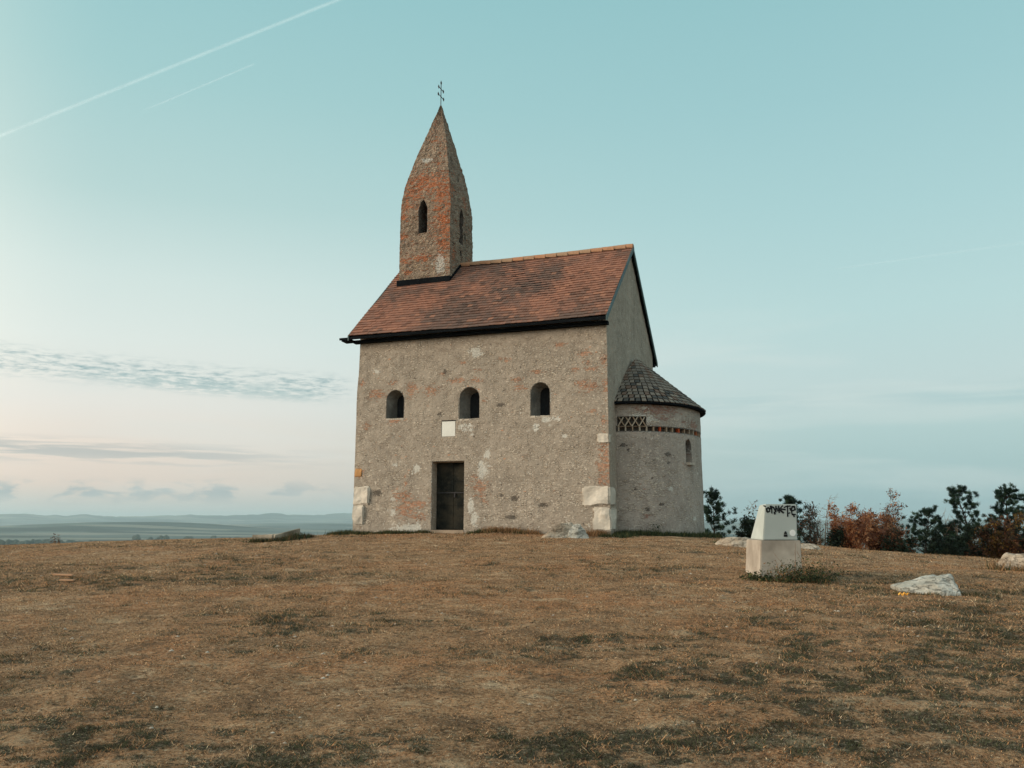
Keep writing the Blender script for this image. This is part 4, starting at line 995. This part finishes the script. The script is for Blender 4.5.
# concrete kerb / trough left of the church
def trough():
    Y = 24.0; x = (277 - 512) / 855.27 * Y; z = tz(x, Y)
    root = empty('stone_trough', (x, Y, z), R(-14)); tag(root, 'low weathered concrete trough sunk in the grass left of the chapel', 'trough')
    def wall(pts, h0, h1, th, name):
        mb = MB(); (x0, y0), (x1, y1) = pts; d = Vector((x1 - x0, y1 - y0)).normalized(); n = Vector((-d.y, d.x)) * th / 2
        vs = [(x0 + n.x, y0 + n.y, -.2), (x0 - n.x, y0 - n.y, -.2), (x1 - n.x, y1 - n.y, -.2), (x1 + n.x, y1 + n.y, -.2), (x0 + n.x, y0 + n.y, h0), (x0 - n.x, y0 - n.y, h0), (x1 - n.x, y1 - n.y, h1), (x1 + n.x, y1 + n.y, h1)]
        mb.add(vs, [(3, 2, 1, 0), (4, 5, 6, 7), (0, 1, 5, 4), (1, 2, 6, 5), (2, 3, 7, 6), (3, 0, 4, 7)])
        me = mb.mesh(name); bm = bmesh.new(); bm.from_mesh(me); bmesh.ops.bevel(bm, geom=bm.edges[:], offset=.012, segments=1, affect='EDGES'); bm.to_mesh(me); bm.free()
        link(name, me, M['old_concrete'], root)
    wall([(-.45, -.3), (.16, -.3)], .17, .18, .08, 'side_wall'); wall([(.20, -.32), (.52, .5)], .17, .34, .09, 'end_wall')
    wall([(-.44, .48), (.46, .5)], .17, .22, .08, 'side_wall'); wall([(-.47, -.24), (-.47, .46)], .15, .17, .08, 'end_wall')
    mb = MB(); mb.box(-.42, .28, -.25, .45, -.1, .10); mb.build('soil_fill', M['dark'], root)
trough()

# ------------------------------------------------------------------ vegetation
def tri_arrays(name, P, T, Cc, mat_, parent=None):
    """P (n,3,3) triangles, Cc (n,3) colours"""
    n = len(P); me = bpy.data.meshes.new(name)
    me.vertices.add(n * 3); me.vertices.foreach_set('co', P.reshape(-1).astype(np.float32))
    me.loops.add(n * 3); me.loops.foreach_set('vertex_index', np.arange(n * 3, dtype=np.int32))
    me.polygons.add(n); me.polygons.foreach_set('loop_start', np.arange(0, n * 3, 3, dtype=np.int32)); me.polygons.foreach_set('loop_total', np.full(n, 3, np.int32))
    me.update(calc_edges=True)
    ca = me.color_attributes.new('tint', 'FLOAT_COLOR', 'CORNER'); a = np.ones((n * 3, 4), np.float32); a[:, :3] = np.repeat(Cc, 3, axis=0); ca.data.foreach_set('color', a.ravel())
    me.validate(); return link(name, me, mat_, parent)

def grass():
    rs = np.random.RandomState(5)
    n = 760000
    # density falls with distance so that blades stay about equally dense in the picture
    Y = 4.3 * (27 / 4.3) ** rs.rand(n); X = rs.uniform(-.66, .66, n) * Y
    keep = rs.rand(n) < np.clip(.7 + 1.2 * fbm(X * 3.2, Y * 3.2, 3, 41), .45, 1)
    # not under the church
    lx = (X - CH.x) * math.cos(-YAW) - (Y - CH.y) * math.sin(-YAW); ly = (X - CH.x) * math.sin(-YAW) + (Y - CH.y) * math.cos(-YAW)
    keep &= ~((lx > -8.1) & (lx < 2.2) & (ly > -.02) & (ly < 7.2))
    keep &= ~((X > 3.95) & (X < 4.7) & (Y > 14) & (Y < 15))
    X = X[keep]; Y = Y[keep]; n = len(X); Z = terrain(X, Y)
    g, s, q = cover(X, Y)
    hgt = rs.uniform(.006, .024, n) * (.75 + 1.5 * g) * (1 + .02 * Y); w = rs.uniform(.0012, .0028, n) * (1 + .10 * Y)
    long_ = rs.rand(n) < .004; hgt[long_] *= 2.2; hgt *= .5 + .5 * sstep(Y, 5, 12)
    an = rs.uniform(0, 2 * math.pi, n); lean = rs.uniform(.4, 2.2, n) * hgt
    la = rs.uniform(0, 2 * math.pi, n)
    b = np.stack([X, Y, Z - .004], -1); dx = np.stack([np.cos(an) * w, np.sin(an) * w, np.zeros(n)], -1)
    t = b + np.stack([np.cos(la) * lean, np.sin(la) * lean, hgt], -1)
    P = np.stack([b - dx, b + dx, t], 1)
    c0 = np.array(lin('C49A72')); c1 = np.array(lin('E6CBA6')); c2 = np.array(lin('55563F')); c3 = np.array(lin('C28C60')); c4 = np.array(lin('4A3C32'))
    C = c0[None] * np.ones((n, 1)); u = rs.rand(n)[:, None]
    C = np.where(u < s[:, None] * .75 + .12, c1, C); u = rs.rand(n)[:, None]; C = np.where(u < q[:, None] * .75 + .08, c3, C)
    u = rs.rand(n)[:, None]; C = np.where(u < g[:, None] * (.55 + .45 * sstep(fbm(X * 5, Y * 7, 3, 77), -.15, .2))[:, None] + .07, c2, C); u = rs.rand(n)[:, None]; C = np.where(u < .22, c4, C)
    C = C * rs.uniform(.45, 1.35, (n, 1)) * (1 + .75 * np.clip(fbm(X * 1.5, Y * 1.9, 5, 131, .68), -.8, 1))[:, None]
    o = tri_arrays('grass', P, None, C, M['blade']); tag(o, 'short dry brown grass covering the hilltop', 'grass', kind='stuff')
grass()

def tuft(name, spots, cols, hr, wr, per, seed, label, cat, kind=None, group=None, leaf=False, spread=.12):
    """spots: (x, y, scale)"""
    rs = np.random.RandomState(seed); Ps = []; Cs = []
    for (x, y, sc) in spots:
        n = per; X = x + rs.normal(0, spread, n) * sc; Y = y + rs.normal(0, spread * .7, n) * sc; Z = terrain(X, Y)
        h = rs.uniform(*hr, n) * sc; an = rs.uniform(0, 6.28, n); w = rs.uniform(*wr, n); la = rs.uniform(0, 6.28, n); ln = rs.uniform(.1, .7, n) * h
        b = np.stack([X, Y, Z - .01], -1)
        if leaf:
            b[:, 2] += rs.uniform(0, 1, n) * h
            sz = w[:, None] * 1.0
            P = b[:, None, :] + rs.normal(0, 1, (n, 3, 3)) * sz[:, None, :]
        else:
            dx = np.stack([np.cos(an) * w, np.sin(an) * w, np.zeros(n)], -1); t = b + np.stack([np.cos(la) * ln, np.sin(la) * ln, h], -1); P = np.stack([b - dx, b + dx, t], 1)
        Ps.append(P); c = np.array([cols[i] for i in rs.randint(0, len(cols), n)]); Cs.append(c * rs.uniform(.7, 1.3, (n, 1)))
    o = tri_arrays(name, np.concatenate(Ps), None, np.concatenate(Cs), M['weed']); tag(o, label, cat, group, kind)
    return o
Gd = [lin('39452F'), lin('4B5439'), lin('2E3A2A'), lin('5B5A3C')]; Dr = [lin('8A6A4C'), lin('A68460'), lin('6B5138')]
def cl(lx, ly):   # church local -> world
    v = Matrix.Rotation(YAW, 4, 'Z') @ Vector((lx, ly, 0)) + CH; return v.x, v.y
rr = random.Random(12)
sp = [(*cl(-8.5 + rr.random() * 3.0, -.22 + rr.uniform(-.08, .08)), rr.uniform(.6, 1.1)) for _ in range(60)] + [(*cl(-4.1 + rr.random() * 1.7, -.20 + rr.uniform(-.06, .06)), rr.uniform(.6, 1.15)) for _ in range(34)] + [(*cl(-8.6 + rr.random() * .6, -.1 + rr.uniform(-.3, .3)), rr.uniform(.9, 1.4)) for _ in range(14)]
tuft('wall_grass', sp, Gd + [lin('57462F')], (.04, .15), (.006, .014), 90, 3, 'dark green grass strip growing along the foot of the front wall', 'grass', 'stuff')
sp = [(*cl((-3.6 + rr.random() * 1.5) if rr.random() < .75 else (-.7 + rr.random() * .6), -.18 + rr.uniform(-.06, .06)), rr.uniform(.7, 1.3)) for _ in range(46)]
tuft('dry_grass', sp, Dr, (.06, .20), (.005, .012), 80, 4, 'dry tan grass along the foot of the wall near the right corner', 'grass', 'stuff')
sp = []
for _ in range(80):
    ph = rr.uniform(95, -5); q = ap(ph, .22 + rr.random() * .15); sp.append((*cl(q[0] + .05, q[1]), rr.uniform(.6, 1.2)))
sp += [(*cl(rr.uniform(-.1, .6), rr.uniform(-.5, .8)), rr.uniform(.6, 1.1)) for _ in range(14)]
tuft('wall_grass', sp, Gd, (.05, .18), (.006, .014), 90, 5, 'dark green grass around the foot of the round apse', 'grass', 'stuff')
q = ap(62, .30); tuft('weed', [(*cl(*q), 1.)], Gd, (.15, .50), (.010, .02), 260, 6, 'small dark leafy weed against the foot of the apse', 'weed', leaf=True, spread=.09)
tuft('weed', [(4.15 + .1 * k, 13.75 + rr.uniform(-.1, .08), rr.uniform(.8, 1.2)) for k in range(8)] + [(4.95, 13.95, 1.2), (4.6, 13.8, 1.5), (4.8, 13.85, 1.5), (4.45, 13.8, 1.3)], Gd + Dr[:1], (.05, .30), (.008, .016), 420, 7, 'low dark green weeds in front of the concrete pedestal', 'weed', 'stuff', leaf=True, spread=.12)
tuft('weed', [(3.85, 13.9, 1.), (3.98, 13.82, .8)], Gd, (.05, .16), (.010, .02), 300, 8, 'small green weed patch at the left corner of the concrete pedestal', 'weed', 'stuff', leaf=True, spread=.10)
x = (277 - 512) / 855.27 * 24.0
tuft('trough_grass', [(x - .45 + .1 * k, 23.62 + rr.uniform(-.05, .05), .75) for k in range(11)] + [(x + .55 + .06 * k, 23.9 + .08 * k, 1.2 - .1 * k) for k in range(7)] + [(x + rr.uniform(-.3, .3), 24.1 + rr.uniform(-.2, .2), .9) for k in range(10)], Gd + Dr[:1] + [(.03, .03, .025)], (.06, .22), (.006, .014), 120, 9, 'dark grass grown round the sunken concrete trough', 'grass', 'stuff')
x = (1004 - 512) / 855.27 * 18.1
tuft('dry_grass', [(x - .3, 18.2, 1.3), (x + .0, 17.9, 1.), (x + .3, 17.8, 1.)], Dr + Gd[:1], (.06, .2), (.005, .012), 200, 10, 'dry tuft at the left end of the tan boulder', 'grass', 'stuff')
x = (735 - 512) / 855.27 * 22.5
tuft('dry_grass', [(x - .6 + .14 * k, 22.15, .9) for k in range(9)], Gd + Dr[:1], (.04, .13), (.006, .012), 90, 11, 'short grass in front of the low pale rock', 'grass', 'stuff')

for px_, Y_, wd, lab in ((919, 12.5, .6, 'short dark grass fringe in front of the large flat grey boulder'), (1018, 18.5, .62, 'short grass fringe in front of the tan boulder at the right edge')):
    xx_ = (px_ - 512) / 855.27 * Y_
    tuft('grass_fringe', [(xx_ - wd + 2 * wd * k / 15, Y_ - .42 + .18 * abs(k - 7) / 7 + rr.uniform(-.04, .04), rr.uniform(.6, 1.)) for k in range(16)], Gd + Dr, (.02, .09), (.003, .007), 60, 60 + px_, lab, 'grass', 'stuff', spread=.06)
def stalks():
    root = None; rnd = random.Random(31)
    mb = MB()
    def st(x, y, h, lx, ly, w=.006):
        z = tz(x, y) - .02; pts = [(x + lx * t * t, y + ly * t, z + h * t) for t in (0, .35, .7, 1)]
        mb.tube(pts, [w, w * .8, w * .6, w * .3], 4)
        for _ in range(5):
            t = rnd.uniform(.35, .95); p = Vector((x + lx * t * t, y + ly * t, z + h * t)); d = Vector((rnd.uniform(-1, 1), rnd.uniform(-.4, .4), rnd.uniform(.3, 1))) * h * .16
            mb.tube([p, p + d], [w * .5, w * .2], 3)
    st(4.45, 13.72, .62, .02, 0); st(4.72, 13.7, .70, .12, 0, .005); st(4.85, 13.75, .60, .16, 0); st(4.35, 13.7, .45, -.22, 0); st(4.60, 13.7, .5, -.12, 0); st(4.95, 13.8, .52, .05, 0); st(5.05, 13.9, .42, .1, 0); st(4.2, 13.7, .36, -.06, 0); st(4.78, 13.62, .26, .38, 0, .007)
    o = mb.build('dry_stalks', M['twig']); tag(o, 'thin dry brown stalks standing in the weeds before the pedestal', 'plant')
stalks()

def bezier_branch(p, d, L, n, rnd, droop=0., wob=.25):
    pts = [Vector(p)]; d = Vector(d).normalized()
    for i in range(n):
        d = (d + Vector((rnd.gauss(0, wob), rnd.gauss(0, wob), rnd.gauss(0, wob) - droop)) * .5).normalized(); pts.append(pts[-1] + d * L / n)
    return pts

def pine(px, Y, topy, label, seed, wid=1.5, dens=1., name='pine_tree', group='pine trees beyond the hilltop edge', cols=None, sink=0.):
    x = (px - 512) / 855.27 * Y; base = tz(x, Y) - .1; top = EYE + (520 - topy) / 855.27 * Y * 1.012; H = top - base
    rnd = random.Random(seed); rs = np.random.RandomState(seed)
    root = empty(name, (x, Y, base)); tag(root, label, 'pine tree', group)
    wb = MB(); tp = bezier_branch((0, 0, 0), (0, 0, 1), H * .96, 8, rnd, 0, .10); wb.tube(tp, [max(.012, .085 * (1 - i / 8.5)) * H / 4 for i in range(9)], 7)
    centers = []
    def along(t):
        k = min(7.999, t * 8); i = int(k); return tp[i].lerp(tp[i + 1], k - i)
    t = .12
    while t < .97:
        m_ = rnd.randint(3, 5); a0 = rnd.random() * 6.28; p = along(t)
        for k in range(m_):
            a = a0 + 6.28 * k / m_ + rnd.uniform(-.4, .4); L_ = wid * (1 - t) ** .75 * rnd.uniform(.6, 1.15) + .12
            br = bezier_branch(p, (math.cos(a), math.sin(a), .25 + .6 * t), L_, 5, rnd, -.18, .22)
            wb.tube(br, [.022, .018, .014, .010, .007, .004], 4, cap=False)
            for q in range(2, 6):
                centers.append(br[q] + Vector((rnd.gauss(0, .06), rnd.gauss(0, .06), rnd.gauss(.05, .05)))); 
                if q > 3: centers.append(br[q] + Vector((rnd.gauss(0, .12), rnd.gauss(0, .12), rnd.gauss(.10, .06))))
        t += rnd.uniform(.075, .12) * 4 / max(3., H)
    centers.append(tp[-1]); centers.append(tp[-1] - Vector((0, 0, .12)))
    wb.build('trunk', M['bark'], root)
    Cn = np.array([tuple(c) for c in centers]); n = int(58 * dens)
    c = np.repeat(Cn, n, 0); d = rs.normal(0, 1, c.shape); d[:, 2] = np.abs(d[:, 2]) * .8 + .25; d /= np.linalg.norm(d, axis=1)[:, None]
    L_ = rs.uniform(.06, .14, (len(c), 1)); s_ = rs.normal(0, 1, c.shape); s_ = np.cross(d, s_); s_ /= np.linalg.norm(s_, axis=1)[:, None]; w = rs.uniform(.008, .016, (len(c), 1))
    b = c + rs.normal(0, .035, c.shape)
    P = np.stack([b - s_ * w, b + s_ * w, b + d * L_], 1)
    cols = cols or [lin('2C3F33'), lin('3A4D3A'), lin('22332C')]
    C = np.array([cols[i] for i in rs.randint(0, len(cols), len(Cn))]) ; C = np.repeat(C * rs.uniform(.7, 1.35, (len(Cn), 1)), n, 0) * rs.uniform(.8, 1.2, (len(c), 1))
    tri_arrays('crown', P, None, C, M['leaf'], root)
    return root

def shrub(px, Y, topy, label, seed, wid=1.2, cols=None, leaves=9, lsize=.045, name='shrub', group=None, cat='shrub', stems=7, lowk=.15, up=1.):
    x = (px - 512) / 855.27 * Y; base = tz(x, Y) - .1; top = EYE + (520 - topy) / 855.27 * Y * 1.012; H = max(.3, top - base)
    rnd = random.Random(seed); rs = np.random.RandomState(seed)
    root = empty(name, (x, Y, base)); tag(root, label, cat, group)
    wb = MB(); cen = []
    for k in range(stems):
        a = rnd.random() * 6.28; sp_ = rnd.random() ** .6 * wid
        tgt = Vector((math.cos(a) * sp_, math.sin(a) * sp_, H * rnd.uniform(.72, 1.) * (1 - .30 * (sp_ / wid) ** 2) if k else H)); L_ = tgt.length
        br = bezier_branch((math.cos(a) * .06, math.sin(a) * .06, 0), tgt, L_, 7, rnd, 0, .12)
        sc = H / max(.1, max(p.z for p in br)) if k == 0 else 1; br = [Vector((p.x, p.y, p.z * sc)) for p in br]
        wb.tube(br, [.03, .026, .022, .018, .014, .010, .006, .003], 5, cap=False)
        for q in range(1, 8):
            for _ in range(3):
                if q < 8 * lowk: continue
                d = Vector((rnd.gauss(0, 1), rnd.gauss(0, 1), rnd.gauss(.4, .7) * up)).normalized(); l2 = rnd.uniform(.2, .5) * min(1., H / 2.5)
                b2 = bezier_branch(br[q], d, l2, 4, rnd, 0, .3); wb.tube(b2, [.008, .006, .005, .003, .002], 3, cap=False)
                cen += b2[1:]
                b3 = bezier_branch(b2[2], (rnd.gauss(0, 1), rnd.gauss(0, 1), rnd.gauss(.3, .6)), l2 * .6, 3, rnd, 0, .3); wb.tube(b3, [.005, .004, .003, .002], 3, cap=False); cen += b3[1:]
    wb.build('branches', M['bark'] if leaves > 2 else M['twig'], root)
    if leaves:
        Cn = np.array([tuple(c) for c in cen]); keep = np.array([mn.noise(Vector(c) * 2.1 + Vector((seed, 0, 0))) > -.12 for c in cen]); Cn = Cn[keep]
        c = np.repeat(Cn, leaves, 0) + rs.normal(0, .085, (len(Cn) * leaves, 3)); P = c[:, None, :] + rs.normal(0, 1, (len(c), 3, 3)) * lsize * rs.uniform(.6, 1.2, (len(c), 1, 1))
        C = np.array([cols[i] for i in rs.randint(0, len(cols), len(Cn))]); C = np.repeat(C * rs.uniform(.75, 1.3, (len(Cn), 1)), leaves, 0) * rs.uniform(.8, 1.2, (len(c), 1))
        tri_arrays('foliage', P, None, C, M['leaf'], root)
    return root
RU = [lin('C28458'), lin('A8694A'), lin('CE9A72'), lin('8C6350')]; BRN = [lin('6F4A35'), lin('59443A'), lin('7E5A40'), lin('4A3B30')]; OCH = [lin('8F6A35'), lin('6E5530'), lin('5B4A30')]; DKG = [lin('2C3A2E'), lin('3A4433'), lin('2B322A')]
pine(711, 36, 495, 'small ragged pine just behind the right side of the round apse', 1, 1.15)
pine(786, 38, 497, 'pine whose tip shows above the graffitied pedestal', 2, 1.3)
pine(917, 38, 507, 'dark dense pine between the rust coloured oak and the bare sapling', 3, 1.6, 1.3)
pine(940, 39, 520, 'short dark pine at the foot of the bare sapling', 4, 1.2, 1.3)
pine(967, 37, 484, 'tall pine right of the bare sapling, left of the two tallest', 5, 1.75, 1.2)
pine(1000, 38, 483, 'tall pine with pointed top, right of the two tallest', 6, 1.6, 1.2)
pine(1027, 36, 497, 'pine cut by the right edge of the view', 7, 1.4, 1.2)
shrub(757, 37, 506, 'thin leafy shrub showing left of the pedestal', 11, .45, BRN[:2] + DKG, 2, .04, group=None, stems=4)
shrub(757, 34, 522, 'low dark bush left of the pedestal base', 12, .8, DKG, 12, .04)
shrub(808, 36, 508, 'dark brown bush showing right of the pedestal', 13, .55, DKG + BRN, 6, .03)
shrub(818, 37, 499, 'bare thin sapling right of the pedestal', 14, .5, BRN, 0, .03, name='bare_sapling', cat='sapling', stems=4, up=1.5)
shrub(829, 36, 532, 'small dark bush at the left foot of the rust coloured bush', 15, .25, DKG, 9, .04)
shrub(846, 36, 511, 'broad rust orange oak bush, left of the rusty pair', 16, 1.25, RU, 14, .036, stems=11, lowk=.1)
shrub(872, 36, 510, 'rust orange oak bush in front of the taller sparse one', 17, 1.1, RU + BRN[:1], 13, .036, stems=10, lowk=.1)
shrub(885, 37, 495, 'taller sparse reddish oak rising behind the rusty bushes', 18, .9, RU[:1] + BRN, 4, .034, stems=7, name='oak_tree', cat='tree')
shrub(892, 35.5, 532, 'dark undergrowth bush under the sparse oak', 19, .8, DKG + BRN[:1], 10, .045)
shrub(932, 35.5, 530, 'dark undergrowth bush in front of the short pine', 20, .9, DKG, 11, .045)
shrub(949, 38, 496, 'pale bare sapling standing between the dark pines', 21, .7, BRN, 0, .03, name='bare_sapling', cat='sapling', stems=6, up=1.6)
shrub(962, 35.5, 533, 'dark brown undergrowth bush below the tall pines', 22, .8, DKG + BRN, 10, .045)
shrub(984, 35.5, 517, 'ochre leaved oak bush between the two tall pines', 23, .85, OCH + BRN[:2], 9, .045, stems=8, lowk=.05)
shrub(1004, 35.5, 530, 'dark bush at the foot of the right tall pine', 24, .8, DKG + BRN[:1], 11, .045)
shrub(1022, 35, 524, 'reddish brown bush near the right edge above the tan boulder', 25, .8, BRN + RU[:2], 9, .045)

# far wood and a little sapling on the left
def far_wood():
    rnd = random.Random(77); mb = MB()
    for k in range(150):
        u = rnd.random(); a = R(-32 + 7.2 * u ** 1.2) ; r = rnd.uniform(3950, 4400)
        if k > 120: a = R(rnd.uniform(-24, -16)); r = rnd.uniform(4600, 5400)
        x, y = r * math.sin(a), r * math.cos(a); z = tz(x, y); w = rnd.uniform(9, 20); h = rnd.uniform(20, 34) * (1 - .45 * u)
        bm = bmesh.new(); bmesh.ops.create_icosphere(bm, subdivisions=2, radius=1.)
        for v in bm.verts:
            q = v.co * (1 + .35 * mn.noise(v.co * 2 + Vector((k, 0, 0)))); v.co = Vector((x + q.x * w, y + q.y * w, z + h * .45 + q.z * h * .55))
        bm.verts.ensure_lookup_table(); c = Vector(lin('2C3F35')).lerp(Vector(lin('47513F')), rnd.random())
        mb.add([v.co for v in bm.verts], [[v.index for v in f.verts] for f in bm.faces], tuple(c)); bm.free()
    o = mb.build('far_wood', M['leaf']); tag(o, 'dark green wood on the plain beyond the left hill edge', 'wood', kind='stuff')
far_wood()
shrub(66, 33, 535, 'tiny dry shrub at the left edge of the hilltop against the plain', 41, .12, BRN, 1, .03, name='dry_shrub', cat='shrub', stems=2)

# contrails: thin tubes of ice crystals nine kilometres up
def contrail(p0, p1, w0, w1, label, dens):
    def at(px, py, Hh=9000.):
        th = math.atan2(136, 855.27); u = px - 512; v = 384 - py; d = Vector((u, 855.27 * math.cos(th) - v * math.sin(th), 855.27 * math.sin(th) + v * math.cos(th)))
        return d * (Hh / d.z)
    a, b = at(*p0), at(*p1)
    m = bpy.data.materials.new('contrail_ice'); m.use_nodes = True; t = NT(m.node_tree); m.node_tree.nodes.clear()
    df = t.n('ShaderNodeBsdfTranslucent'); df.inputs[0].default_value = (1, 1, 1, 1); d2 = t.n('ShaderNodeBsdfDiffuse'); d2.inputs[0].default_value = (.95, .95, .95, 1)
    ad = t.n('ShaderNodeAddShader'); t.L(df.outputs[0], ad.inputs[0]); t.L(d2.outputs[0], ad.inputs[1])
    tr = t.n('ShaderNodeBsdfTransparent'); ms = t.n('ShaderNodeMixShader')
    g = t.n('ShaderNodeNewGeometry').outputs['Position']; nn = t.noise(g, 1 / 900., 4, .6)
    at_ = t.n('ShaderNodeAttribute', attribute_name='tint').outputs['Fac']
    t.L(t.m('MULTIPLY', t.m('MULTIPLY', t.ss(nn, .2, .65, .45, 1.), at_), dens), ms.inputs[0]); t.L(tr.outputs[0], ms.inputs[1]); t.L(ad.outputs[0], ms.inputs[2])
    o = t.n('ShaderNodeOutputMaterial'); t.L(ms.outputs[0], o.inputs[0])
    mb = MB(); N = 60; pts = [a.lerp(b, i / N) + Vector((0, 0, 8 * mn.noise(Vector((i * .3, w0, 0))))) for i in range(N + 1)]
    for k, s_ in enumerate((1., .62, .3)):
        for i in range(N):
            f = i / N; fade = min(1, (f + .02) * 4) if w0 < w1 * 1.01 else 1
            mb.tube(pts[i:i + 2], [s_ * (w0 + (w1 - w0) * i / N), s_ * (w0 + (w1 - w0) * (i + 1) / N)], 10, (fade,) * 3, cap=False)
    ob = mb.build('contrail', m); tag(ob, label, 'contrail', 'contrails in the sky')
    ob.visible_shadow = True
contrail((-60, 160), (352, -6), 48, 32, 'long white contrail crossing the top left corner of the sky', .032)
contrail((140, 112), (254, 64), 20, 20, 'short contrail below the long one in the upper left sky', .022)
contrail((1100, 232), (835, 269), 60, 30, 'faint grey contrail low over the sky right of the chapel', .008)
